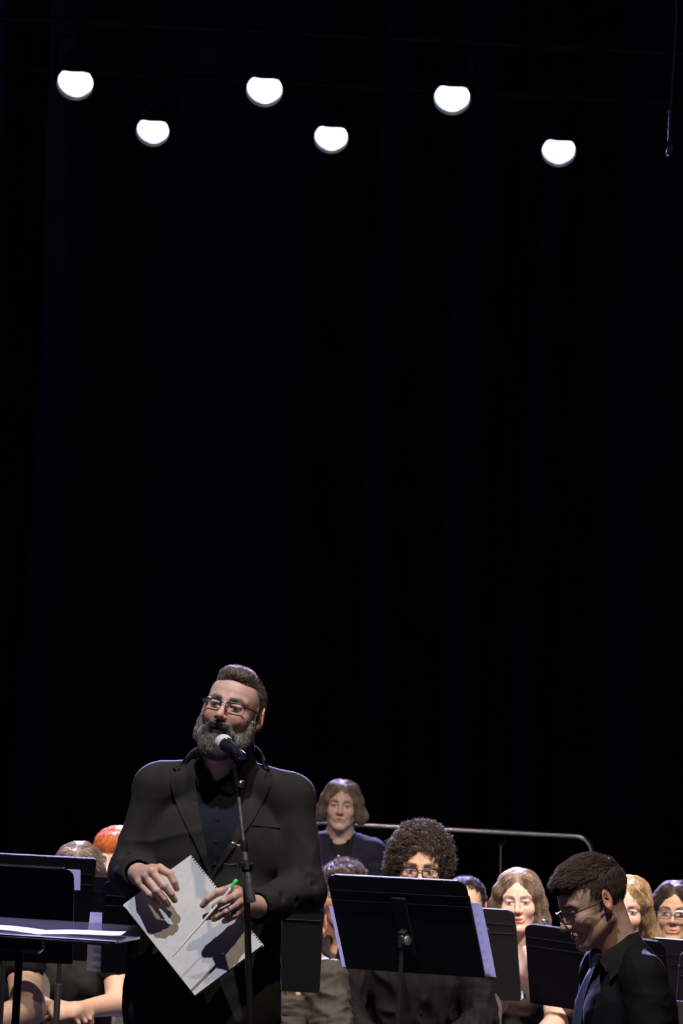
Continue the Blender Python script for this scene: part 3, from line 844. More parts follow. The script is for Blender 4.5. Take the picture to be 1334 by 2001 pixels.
def sheet(t, D, base, x0, x1, z0, z1, label, lines=True, y=.004, curlx=.004, name='sheet_music'):
    """paper standing on the music side of a desk, a thing of its own"""
    c = base+(D @ Vector(((x0+x1)/2, y, z0)))
    r = empty(name, c, label, 'sheet music', 'sheet music on the stands')
    n = 8; V = []
    for i in range(n+1):
        for j in range(n+1):
            x = x0+(x1-x0)*i/n; z = z0+(z1-z0)*j/n; V.append(D @ Vector((x, y+curlx*math.sin(math.pi*j/n)*.5, z))+base-c)
    m = len(V); nrm = (D.to_3x3() @ Vector((0, .0006, 0))); V += [v+nrm for v in V]
    Fs = [(i*(n+1)+j, (i+1)*(n+1)+j, (i+1)*(n+1)+j+1, i*(n+1)+j+1) for i in range(n) for j in range(n)]
    Fs += [tuple(m+q for q in reversed(f)) for f in Fs]
    for i in range(n):
        Fs += [(i*(n+1), m+i*(n+1), m+(i+1)*(n+1), (i+1)*(n+1)), ((i+1)*(n+1)+n, m+(i+1)*(n+1)+n, m+i*(n+1)+n, i*(n+1)+n)]
        Fs += [(i+1, m+i+1, m+i, i), (n*(n+1)+i, m+n*(n+1)+i, m+n*(n+1)+i+1, n*(n+1)+i+1)]
    MB().raw(V, Fs).build('page', 'paper', r, smooth=False)
    if lines:
        mb = MB(); k = max(3, int((z1-z0)/.028))
        for i in range(k):
            zz = z0+(z1-z0)*(i+.6)/k
            for q in range(5):
                for yy in (-.0005, .0011+curlx*.5):
                    mb.box(D @ Vector(((x0+x1)/2, y+yy+(curlx*.5*math.sin(math.pi*(zz-z0)/(z1-z0)) if yy < 0 else 0), zz+q*.0022))+base-c, ((x1-x0)*.86, .0003, .00035), D.to_3x3())
        mb.build('staves', 'ink', r, smooth=False)
    return r
lab = 'black music stand '
# the large one in front of the curly haired player
C_ = music_stand(791, 1809, 11.0, lab+'with round knob in the centre, before the player with the big afro', 27, 32, 0, w=.50, h=.325)
sheet(*C_, -.268, -.02, -.160, .050, 'white sheet whose edge sticks out left of the large centre music stand')
sheet(*C_, .02, .288, -.160, .090, 'white sheet with staves sticking out right of the large centre music stand')
R1 = music_stand(884, 1860, 12.75, lab+'just right of the large centre one and partly behind it', 14, 31, 0, w=.526, h=.329)
sheet(*R1, .05, .272, -.155, -.128, 'folded white paper at the lower right corner of the stand behind the centre one', lines=False)
R2 = music_stand(1166, 1902, 12.2, lab+'between the looking-down boy and the woman with red lips', 30, 25, 5)
R3 = music_stand(1352, 1929, 12.0, lab+'seen almost edge-on behind the back of the looking-down boy', 12, 68, 0)
sheet(*R3, -.22, .18, -.158, .14, 'pale sheet on the edge-on music stand at the right edge')
R4 = music_stand(1474, 1957, 11.6, lab+'cut off by the right edge of the view, only its corner showing', 15, 0, 0)
M1 = music_stand(470, 1836, 11.1, lab+'half hidden behind the speaker, before the grey shirted player', 15, 0, 0)
L1 = music_stand(-33, 1783, 10.0, lab+'at far left, nearest of them, white paper at its corner', 33, 0, 0)
sheet(*L1, .06, .272, .088, .156, 'white folder paper showing at the upper right corner of the far left music stand', lines=False)
L2 = music_stand(14, 1764, 10.7, lab+'at the left, the one whose top edge stands highest', 25, -12, 0, corner=.006)
L3 = music_stand(122, 1793, 11.3, lab+'on a thin pole before the girl with clasped hands', 32, 0, 0, lower_z=.83)
L4 = music_stand(361, 1819, 10.9, lab+'behind the speaker, a white sheet at its left edge', 27, 0, 0)
sheet(*L4, -.298, -.05, -.158, .045, 'white sheet with staves sticking out left of the stand behind the speaker')

# ---- conductor's desk at the left
def conductor_stand():
    Y = 9.2; P = W(39, 1850, Y); z = W(130, 1828, Y).z; xr = W(240, 1834, Y).x; xl = P.x-.30
    t = empty('conductor_stand', (P.x, Y, 0), 'black conductor desk lying flat on a thick pole with a clear rear lip, lower left', 'music stand')
    cx = (xl+xr)/2-P.x; w = xr-xl; dep = .36
    D = Matrix.Translation(Vector((cx, 0, z))) @ Matrix.Rotation(R(.6), 4, 'Y') @ Matrix.Rotation(R(1.4), 4, 'X')
    o = [(-w/2, -dep/2+.02), (-w/2+.02, -dep/2), (w/2-.01, -dep/2), (w/2+.035, dep/2), (-w/2-.03, dep/2)]
    V = [D @ Vector((x, y, -.004)) for x, y in o]+[D @ Vector((x, y, .002)) for x, y in o]; n = len(o)
    MB().raw(V, [tuple(range(n-1, -1, -1)), tuple(range(n, 2*n))]+[(i, (i+1) % n, (i+1) % n+n, i+n) for i in range(n)]).build('desk_plate', 'mic_body', t, smooth=False)
    MB().box(D @ Vector((0.003, dep/2, .016)), (w+.066, .003, .030), D.to_3x3(), .001).build('clear_lip', 'acrylic', t)
    MB().box(D @ Vector((0, -dep/2+.004, -.006)), (w-.04, .012, .008), D.to_3x3(), .002).build('front_ledge', 'black_metal', t)
    MB().box((0, 0, z-.03), (.12, .12, .04), bev=.01).build('bracket', 'black_metal', t)
    MB().tube([(0, 0, .05), (0, 0, z-.02)], .0105, 18).build('pole', 'black_metal', t)
    MB().lathe((0, 0, 0), (0, 0, 1), [(0, .19), (.008, .19), (.018, .17), (.03, .04), (.06, .02), (.07, .0115)], 32).build('base', 'black_metal', t)
    # the score lying on it
    s = D @ Vector((.07, .0, .004)); b = Vector((P.x, Y, 0))+s
    r = empty('score', b, 'brightly lit white score pages lying on the flat conductor desk at lower left', 'sheet music')
    M3 = D.to_3x3()
    for i, (x0, x1) in enumerate(((-.235, .0), (.002, .212))):
        mb = MB(); m = 10; V = []
        for a in range(m+1):
            x = x0+(x1-x0)*a/m; zz = .0015+.006*math.sin(math.pi*min(1, a/m if i else 1-a/m))+(.010*(a/m)**4 if i else 0)
            for yy in (-.13, -.04, .05, .13): V.append(M3 @ Vector((x, yy+.02, zz)))
        nn = len(V); V += [v-Vector((0, 0, .0012)) for v in V]
        Fs = [(a*4+q, (a+1)*4+q, (a+1)*4+q+1, a*4+q+1) for a in range(m) for q in range(3)]; Fs += [tuple(nn+q for q in reversed(f)) for f in Fs]
        Fs += [(a*4, nn+a*4, nn+a*4+4, a*4+4) for a in range(m)]+[(a*4+7, nn+a*4+7, nn+a*4+3, a*4+3) for a in range(m)]+[(q+1, nn+q+1, nn+q, q) for q in range(3)]+[(m*4+q, nn+m*4+q, nn+m*4+q+1, m*4+q+1) for q in range(3)]
        mb.raw(V, Fs).build('page', 'paper', r, smooth=False)
conductor_stand()
# ================================================================ chair builder
def chair(P, yaw, label, color='chair', backz=.86):
    t = empty('stacking_chair', (P[0], P[1], 0), label, 'chair', 'chairs of the band', R(yaw))
    F = MB(); n = 14
    # seat: thin dished slab, back: curved panel with round top corners
    V = []; m = 10
    for i in range(m+1):
        for j in range(m+1):
            x = -.22+.44*i/m; y = -.21+.42*j/m; z = .43-.012*math.sin(math.pi*i/m)*math.sin(math.pi*j/m)-(.03*max(0, (.3-j/m)/.3)**2); V.append((x, y, z))
    k = len(V); V += [(x, y, z-.010) for x, y, z in V]
    Fs = [(i*(m+1)+j, (i+1)*(m+1)+j, (i+1)*(m+1)+j+1, i*(m+1)+j+1) for i in range(m) for j in range(m)]; Fs += [tuple(k+q for q in reversed(f)) for f in Fs]
    for i in range(m): Fs += [(i*(m+1), k+i*(m+1), k+(i+1)*(m+1), (i+1)*(m+1)), ((i+1)*(m+1)+m, k+(i+1)*(m+1)+m, k+i*(m+1)+m, i*(m+1)+m), (i+1, k+i+1, k+i, i), (m*(m+1)+i, k+m*(m+1)+i, k+m*(m+1)+i+1, m*(m+1)+i+1)]
    F.raw(V, Fs).build('seat', color, t)
    w, z0, z1, r = .215, .55, backz, .075; o = []
    for (cx, cz, a0) in ((w-r, z1-r, 0), (-w+r, z1-r, 90), (-w+.04, z0+.04, 180), (w-.04, z0+.04, 270)):
        rr = r if cz > .7 else .04
        for i in range(7): o.append((cx+rr*math.cos(R(a0+15*i)), cz+rr*math.sin(R(a0+15*i))))
    V = []; cen = [(0, (z0+z1)/2)]
    rings = [o, [(x*.66, (z-(z0+z1)/2)*.66+(z0+z1)/2) for x, z in o], [(x*.33, (z-(z0+z1)/2)*.33+(z0+z1)/2) for x, z in o]]
    N = len(o); yy = lambda x, z: .20+(z-z0)*.16+.045*(1-(x/w)**2)
    for rg in rings: V += [(x, yy(x, z), z) for x, z in rg]
    V.append((0, yy(0, cen[0][1]), cen[0][1])); q = len(V); V += [(x, y+.011, z) for x, y, z in V]
    Fs = [(a*N+i, a*N+(i+1) % N, (a+1)*N+(i+1) % N, (a+1)*N+i) for a in range(2) for i in range(N)]+[(2*N+i, 2*N+(i+1) % N, 3*N) for i in range(N)]
    Fs += [tuple(q+v for v in reversed(f)) for f in Fs]+[(i, q+i, q+(i+1) % N, (i+1) % N) for i in range(N)]
    MB().raw(V, Fs).build('backrest', color, t)
    for s in (-1, 1):
        MB().tube([(s*.19, .30, .78), (s*.20, .235, .55), (s*.20, .20, .42), (s*.21, .25, .01)], .0105, 10).build('leg', 'steel', t)
        MB().tube([(s*.195, .18, .415), (s*.195, -.17, .415), (s*.20, -.19, .39), (s*.21, -.22, .01)], .0105, 10).build('leg', 'steel', t)
    return t

# ================================================================ the speaker
def speaker():
    t = empty('person', (W(400, 1700, 10.02).x, 10.02, 0), 'standing person with grey beard and glasses in charcoal suit, speaking into the microphone', 'person')
    T = headT(W(456, 1391, 10.0), -15, -6, 10, 1.0)
    k = Skel(); k.B = Matrix.Identity(3); k.s = 1.04; k.sw = .195
    k.S = W(437, 1545, 10.05); k.P = W(398, 1950, 10.04); k.neck = W(448, 1480, 10.035)
    k.sh = {-1: W(306, 1541, 10.04), 1: W(570, 1562, 10.04)}
    k.el = {-1: W(255, 1705, 10.03), 1: W(594, 1740, 9.99)}
    k.wr = {-1: W(270, 1708, 9.83), 1: W(503, 1772, 9.77)}
    k.hip = {-1: k.P+Vector((-.09, 0, -.02)), 1: k.P+Vector((.09, 0, -.02))}
    k.kn = {i: Vector((k.hip[i].x+i*.01, k.P.y-.01, .50)) for i in (-1, 1)}
    k.an = {i: Vector((k.hip[i].x+i*.02, k.P.y+.02, .09)) for i in (-1, 1)}
    # --- body
    F = Field(); head_prims(F, T, nose=1.04, open_mouth=True)
    F.cone(T @ Vector((0, .025, -.06)), k.neck+Vector((0, .01, -.02)), .058, .062, .02)
    F.cone(T @ Vector((-.025, -.03, -.09)), k.neck+Vector((-.015, -.035, -.05)), .030, .025, .03)
    torso_prims(F, k); leg_prims(F, k)
    for i in (-1, 1): arm_prims(F, k, i)
    # right hand (at the left): fingers hang over the front of the book
    h = lambda x, y, d: W(x, y, d)
    wrR = k.wr[-1]
    mcp = [h(312, 1697, 9.725), h(297, 1704, 9.71), h(286, 1714, 9.715), h(274, 1726, 9.73)]
    for mm, r in zip(mcp, (.0125, .0135, .013, .0125)): F.cone(wrR+(mm-wrR)*.05, mm, .022, r, .014)
    F.chain([mcp[0], h(332, 1708, 9.705), h(340, 1724, 9.70), h(345, 1736, 9.705)], [.0125, .0108, .0098, .0088], .003)
    F.chain([mcp[1], h(321, 1732, 9.685), h(334, 1747, 9.69), h(341, 1759, 9.70)], [.0128, .0108, .0098, .0088], .003)
    F.chain([mcp[2], h(306, 1741, 9.685), h(320, 1757, 9.69), h(328, 1768, 9.70)], [.0122, .0105, .0095, .0085], .003)
    F.chain([mcp[3], h(293, 1748, 9.695), h(303, 1759, 9.70), h(310, 1766, 9.705)], [.0115, .0098, .0088, .0078], .003)
    F.chain([h(285, 1705, 9.79), h(312, 1712, 9.80), h(330, 1726, 9.80), h(340, 1740, 9.80)], [.018, .014, .0115, .010], .006)   # thumb behind the book
    for a, b in ((mcp[0], (296, 1690)), (mcp[1], (280, 1697)), (mcp[2], (272, 1706))):                 # tendons and veins
        F.cone(a+Vector((0, -.004, 0)), h(b[0], b[1], 9.77), .004, .003, .008)
    for mm in mcp: F.ell(mm+Vector((0, -.005, .002)), .0095, .006)
    # left hand (at the right) round the baton
    wrL = k.wr[1]
    m2 = [h(456, 1735, 9.665), h(464, 1749, 9.655), h(468, 1764, 9.655), h(471, 1778, 9.665)]
    for mm, r in zip(m2, (.0128, .0130, .0125, .0115)): F.cone(wrL+(mm-wrL)*.05, mm, .023, r, .014)
    F.chain([m2[0], h(425, 1744, 9.645), h(406, 1757, 9.645), h(396, 1769, 9.65)], [.0128, .0112, .0098, .0085], .003)
    F.chain([m2[1], h(436, 1762, 9.625), h(420, 1772, 9.645), h(420, 1782, 9.665)], [.0125, .0108, .0096, .0086], .003)
    F.chain([m2[2], h(441, 1782, 9.63), h(424, 1792, 9.64), h(418, 1796, 9.655)], [.0122, .0105, .0092, .0084], .003)
    F.chain([m2[3], h(455, 1791, 9.645), h(444, 1797, 9.655), h(438, 1800, 9.665)], [.0108, .0092, .0084, .0076], .003)
    F.chain([h(480, 1772, 9.70), h(448, 1780, 9.69), h(420, 1788, 9.675), h(402, 1792, 9.668)], [.018, .0145, .0120, .0095], .006)
    for mm in m2: F.ell(mm+Vector((0, -.005, .002)), .0092, .006)
    hl, hr = h(305, 1728, 9.74), h(442, 1768, 9.69)
    beardc = (.20, .18, .165)
    def paint(V, C, P):
        r = .07
        for c in (hl, hr):
            d = np.linalg.norm(V-np.array(c), axis=1) < .13
            C[d] *= (1-.10*np.clip(vnoise(V[d], 160, 8), -1, 1))[:, None]
        # finger tips and knuckles a little redder
        tips = [h(345, 1736, 9.705), h(341, 1759, 9.70), h(328, 1768, 9.70), h(310, 1766, 9.705), h(396, 1769, 9.65)]+mcp+m2
        for q in tips:
            w = np.exp(-((V-np.array(q))**2).sum(1)/.00016)[:, None]*.5; C[:] = C*(1-w)+np.array((.50, .24, .19))*w
        q = (P[:, 1] < -.03) & (np.abs(P[:, 0]) < .06) & (P[:, 2] > .03) & (P[:, 2] < .09)
        C[q] *= (1-.08*np.clip(np.sin(P[q, 2]*420+P[q, 0]*20), 0, 1)**3)[:, None]
    body_mesh(t, F, T, (.62, .385, .305), paint=paint, h=.0019, H=.012,
              fine=[((hl.x, hl.y, hl.z), (.085, .10, .09)), ((hr.x, hr.y, hr.z), (.10, .09, .075))],
              lips=(.42, .17, .15), brow=(.12, .09, .07), iris=(.02, .018, .016), brow_w=1.3, sclera=(.24, .22, .21), blush=.28)
    # --- hair
    Fh = Field(); Fh.T = T
    Fh.ell((0, .014, .036), (.0775, .097, .084), .01); Fh.ell((0, -.040, .098), (.050, .045, .026), .03)
    Fh.ell((0, -.109, .012), (.066, .060, .083), .008, -1)
    Fh.ell((0, -.02, -.105), (.13, .11, .085), .02, -1); Fh.ell((0, .0, -.02), (.10, .04, .035), .02, -1)
    for s in (-1, 1): Fh.cone((s*.075, -.022, .02), (s*.074, -.020, -.02), .0045, .004, .01)
    Ti = T.inverted(); Tn = np.array(Ti)
    def tint(V):
        P = V @ Tn[:3, :3].T+Tn[:3, 3]; w = np.clip((P[:, 2]-.055)/.04, 0, 1)[:, None]
        return np.array((.19, .175, .165))*(1-w)+np.array((.155, .115, .085))*w
    flow = hair_root_flow(T, 'up')
    hair_obj(t, Fh, .003, (.15, .12, .1), tint, 'hair', lambda V: .0015*vnoise(V, 260, 4),
             lambda V, Q: comb(V, Q, 5200, lambda p, n: (T.to_3x3() @ Vector(((Ti @ p).x*4, .5 if (Ti @ p).z > .07 else .6, .5 if (Ti @ p).y < -.02 and (Ti @ p).z > .07 else -.5))), .016, .0040, 3, 5, .30,), .0006)
    # --- beard and moustache
    Fb = Field(); Fb.T = T
    for s in (-1, 1):
        Fb.chain([(s*.073, -.030, -.018), (s*.068, -.030, -.050), (s*.054, -.052, -.084), (s*.020, -.080, -.112)], [.004, .008, .017, .021], .03)
        Fb.chain([(s*.004, -.1045, -.049), (s*.020, -.100, -.053), (s*.033, -.088, -.070), (s*.032, -.082, -.092)], [.0068, .0078, .0088, .012], .008)
    Fb.ell((0, -.080, -.112), (.040, .031, .028), .02); Fb.ell((0, -.090, -.096), (.024, .020, .018), .01)
    Fb.ell((0, -.074, -.126), (.028, .024, .016), .02)
    Fb.ell((0, -.114, -.0665), (.019, .018, .0085), .005, -1)
    def tintb(V):
        P = V @ Tn[:3, :3].T+Tn[:3, 3]
        w = np.clip(1.25-np.sqrt((P[:, 0]/.04)**2+((P[:, 2]+.068)/.030)**2), 0, 1)[:, None]
        n = (.85+.3*vnoise(V, 300, 2))[:, None]
        return (np.array((.27, .255, .24))*(1-w)+np.array((.085, .068, .055))*w)*n
    def fb(p, n):
        q = Ti @ p; return T.to_3x3() @ Vector((q.x*(4 if q.z > -.07 else 1.5), -.3, -1))
    hair_obj(t, Fb, .0028, (.3, .3, .3), tintb, 'beard', lambda V: .0018*vnoise(V, 300, 6),
             lambda V, Q: comb(V, Q, 4600, fb, .018, .005, 4, 6, .5, .0010, where=lambda V: (V @ Tn[:3, :3].T+Tn[:3, 3])[:, 1] < -.0), .0006)
    glasses(t, T @ Matrix.Translation((0, -.002, 0)), w=.0270, h=.0160, y=-.106, z=-.001, r=.0011)
    # --- trousers, shoes
    F = Field(); F.ell(k.P+Vector((0, 0, .02)), (.185, .13, .12), .03); leg_prims(F, k, .022)
    V, Q = F.mesh(.012, .012, None, fold_disp(.004)); add_mesh('trousers', V, Q, 'trousers', t); shoes(t, k)
    # --- shirt
    F = Field(); torso_prims(F, k, .008)
    for i in (-1, 1): arm_prims(F, k, i, .003, 1.93)
    V, Q = F.mesh(.006, .006, None, fold_disp(.0030, 14, 5))
    V, Q = drop_faces(V, Q, lambda c, n: in_poly(to_px(c), [(391, 1440), (391, 1474), (402, 1500), (421, 1531), (446, 1512), (476, 1470), (476, 1440)]) & (c[:, 1] < 10.03)); sh = add_mesh('shirt', V, Q, 'shirt_navy', t); bs = bvh_of(V, Q)
    drape([(419, 1534), (428, 1535), (424, 1720), (416, 1720)], bs, .0035, .004, 3).build('placket', 'shirt_navy', t, world=True, parent=sh)
    for (x, y) in ((427, 1560), (424, 1602), (421, 1645), (419, 1688)):
        hh = bs.ray_cast(CAM, ray(x, y))[0]; MB().lathe(hh+Vector((0, -.0035, 0)), (0, -1, 0), [(-.001, .0055), (.0015, .0055), (.002, .004)], 14).build('button', 'black_metal', t, world=True, parent=sh)
    ax = (T @ Vector((0, .02, -.08))-k.neck)
    cmb = collar_mb(k, k.neck+Vector((-.004, .012, -.030)), (ax.x, ax.y*.5, ax.z), .066, .036, .030, 62, .004, point=.0)
    cmb.build('collar', 'black_satin', t, world=True, parent=sh)
    for wp in ([(379, 1470), (391, 1472), (402, 1498), (421, 1529), (414, 1540), (402, 1544), (386, 1536), (378, 1510)], [(484, 1476), (474, 1472), (448, 1508), (422, 1530), (430, 1542), (452, 1552), (478, 1530), (486, 1500)]):
        drape(wp, bs, .010, .0035, 4, 9.95).build('collar_wing', 'black_satin', t, world=True, parent=sh)
    # --- jacket
    F = Field(); torso_prims(F, k, .020, .006, neck=False)
    for i in (-1, 1):
        F.cone(k.sh[i]+Vector((-i*.015, 0, .006)), k.sh[i]+Vector((i*.004, 0, .002)), .056, .056, .03)
        F.cone(k.sh[i]+Vector((i*.012, .01, .022)), k.sh[i]+Vector((i*.016, -.02, .018)), .036, .036, .02)
        arm_prims(F, k, i, .0, 1.0, (.060, .058, .05)); F.cone(k.el[i], k.el[i].lerp(k.wr[i], .9), .059, .049, .03)
    F.cone(k.P+Vector((-.06, -.0, -.06)), k.P+Vector((.06, -.0, -.06)), .150, .150, .05)
    for s_ in (-1, 1): F.cone(W(397+s_*50, 1790, 10.03), W(395+s_*52, 1960, 10.03), .138, .140, .04)
    # creases at the elbows and under the arms
    for (a, b, d) in (((232, 1655), (262, 1690), 9.96), ((226, 1690), (258, 1712), 9.955), ((640, 1700), (600, 1715), 9.925), ((628, 1722), (585, 1742), 9.93), ((600, 1755), (560, 1765), 9.85), ((555, 1745), (535, 1775), 9.80), ((618, 1660), (590, 1700), 9.93)):
        F.cone(W(*a, d), W(*b, d), .006, .004, .016, -1)
    for i in (-1, 1):  # sleeve ends open
        F.cone(k.el[i].lerp(k.wr[i], .90), k.el[i].lerp(k.wr[i], 1.25), .0375, .0375, .004, -1)
    V, Q = F.mesh(.005, .008, [((k.S.x, k.S.y, k.S.z-.15), (.35, .3, .30))], lambda V: fold_disp(.0075, 9, 12)(V)*np.clip((V[:, 2]*-1+k.S.z+.05)/.25, .25, 1))
    jb = bvh_of(V, Q)
    vee = [(381, 1470), (377, 1520), (384, 1590), (394, 1640), (404, 1690), (411, 1716), (424, 1694), (455, 1650), (476, 1600), (485, 1545), (496, 1500), (503, 1465), (470, 1430), (400, 1430)]
    V, Q = drop_faces(V, Q, lambda c, n: in_poly(to_px(c), vee) & (c[:, 1] < 10.06))
    zt = k.neck.z-.035
    jk = add_mesh('jacket', V, Q, 'suit', t); sd = jk.modifiers.new('solid', 'SOLIDIFY'); sd.thickness = .003; sd.offset = -1
    lp = [(378, 1466), (360, 1484), (345, 1496), (352, 1505), (334, 1510), (332, 1528), (340, 1560), (356, 1598), (380, 1646), (404, 1700), (412, 1722), (410, 1698), (402, 1655), (391, 1600), (383, 1545), (380, 1500)]
    drape(lp, jb, .006, .005, 5).build('lapel', 'suit', t, world=True, parent=jk)
    rp = [(497, 1462), (512, 1486), (524, 1506), (515, 1517), (530, 1516), (528, 1534), (516, 1562), (496, 1600), (460, 1652), (425, 1700), (412, 1722), (418, 1698), (448, 1648), (469, 1600), (479, 1548), (487, 1500)]
    drape(rp, jb, .006, .005, 5).build('lapel', 'suit', t, world=True, parent=jk)
    # notches: dark slits between collar and lapel
    drape([(340, 1498), (349, 1505), (347, 1507), (338, 1500)], jb, .0072, .002, 2).build('notch', 'trousers', t, world=True, parent=jk)
    drape([(515, 1518), (526, 1512), (527, 1515), (516, 1521)], jb, .0072, .002, 2).build('notch', 'trousers', t, world=True, parent=jk)
    drape([(492, 1607), (548, 1612), (547, 1618), (491, 1613)], jb, .003, .003, 3).build('pocket', 'suit', t, world=True, parent=jk)
    # collar of the jacket round the back of the neck
    def hitj(x, y):
        r_ = jb.ray_cast(CAM, ray(x, y))[0]; return (r_ if r_ is not None else W(x, y, 10.0))-ray(x, y)*.006
    path = [hitj(350, 1502), hitj(358, 1490), hitj(366, 1481), W(375, 1467, 10.02), W(392, 1456, 10.075), W(420, 1450, 10.12), W(448, 1449, 10.135), W(476, 1450, 10.12), W(496, 1454, 10.075), W(506, 1466, 10.02), hitj(514, 1486), hitj(520, 1498), hitj(526, 1512)]
    cb = MB(); V = []; cn = W(446, 1470, 10.04)
    for i_, p in enumerate(path):
        o = p-cn; o.z = 0; o.normalize(); f_ = min(1, min(i_, 12-i_)/3); dn = .012+.022*f_
        V += [p, p+o*.009+Vector((0, 0, .001)), p+o*(.016+.008*f_)+Vector((0, 0, -dn)), p+o*.004+Vector((0, 0, -dn-.004))]
    Fs = [(4*i_+j, 4*i_+(j+1) % 4, 4*i_+4+(j+1) % 4, 4*i_+4+j) for i_ in range(12) for j in range(4)]+[(0, 1, 2, 3), (51, 50, 49, 48)]
    co = cb.raw(V, Fs).build('collar', 'suit', t, world=True, parent=jk); mc = co.modifiers.new('round', 'SUBSURF'); mc.levels = 2; mc.render_levels = 2
    # ring on the left hand
    a, b = m2[2], h(441, 1782, 9.63); c = a.lerp(b, .86); d = (b-a).normalized(); u = d.orthogonal().normalized(); v = d.cross(u)
    rg = MB(); rg.tube([c+(u*math.cos(2*math.pi*i/20)+v*math.sin(2*math.pi*i/20))*.0112 for i in range(20)], .0014, 8, closed=True)
    rg.build('ring', 'gold', t, world=True)
    return t, h
spk, _h = speaker()

# ---- the spiral bound book he holds
def spiral_book():
    A, B_, C0, D0 = W(375, 1667, 9.80), W(243, 1768, 9.762), W(378, 1945, 9.66), W(512, 1849, 9.698)
    c = (A+B_+C0+D0)/4; ex = ((A-B_)+(D0-C0))*.5; ey = ((B_-C0)+(A-D0))*.5
    t = empty('spiral_book', c, 'pale grey spiral bound book held diagonally in front of the speaker', 'book')
    ux, uy = ex.normalized(), ey.normalized(); n = ux.cross(uy).normalized()
    if n.y > 0: n = -n
    uy = (uy-uy.dot(ux)*ux).normalized(); w, h = ex.length, ey.length
    m3 = Matrix((ux, uy, n)).transposed()
    MB().box(n*.0, (w, h, .0012), m3).build('front_cover', 'folder', t, smooth=False)
    mb = MB()
    for i in range(5): mb.box(-n*(.0018+.0016*i)+ux*(.001*(i % 2)), (w-.004, h-.004+.001*i, .0012), m3)
    mb.build('pages', 'paper', t, smooth=False)
    MB().box(-n*.0105, (w+.002, h+.003, .0014), m3).build('back_cover', 'folder', t, smooth=False)
    # wire binding along the upper right edge (the +ux side)
    s = MB(); N = 38; pts = []
    for i in range(N):
        y0 = -h/2+.010+(h-.020)*i/(N-1); cc = ux*(w/2-.0015)-n*.005+uy*y0
        s.tube([cc+(ux*math.cos(a)+n*math.sin(a))*.0065+uy*.0008*math.sin(a) for a in [2*math.pi*q/10 for q in range(10)]], .0009, 5, closed=True)
    s.build('wire_binding', 'black_metal', t)
    return t
spiral_book()
def baton():
    a, b = W(336, 1870, 9.60), W(432, 1760, 9.632); d = (b-a); e = W(461, 1722, 9.66)
    t = empty('baton', b, 'white conducting baton with bright green end held between the fingers of the speaker', 'baton')
    MB().tube([a-b, Vector((0, 0, 0)), (e-b)*.7], [.0020, .0036, .0040], 12).build('shaft', 'baton', t)
    dd = (e-b).normalized(); MB().lathe((e-b)*.62, dd, [(0, .0040), (.003, .0048), (.014, .0050), (.020, .0066), (.026, .0070), (.031, .0056), (.033, .002)], 18).build('handle', 'green', t)
baton()

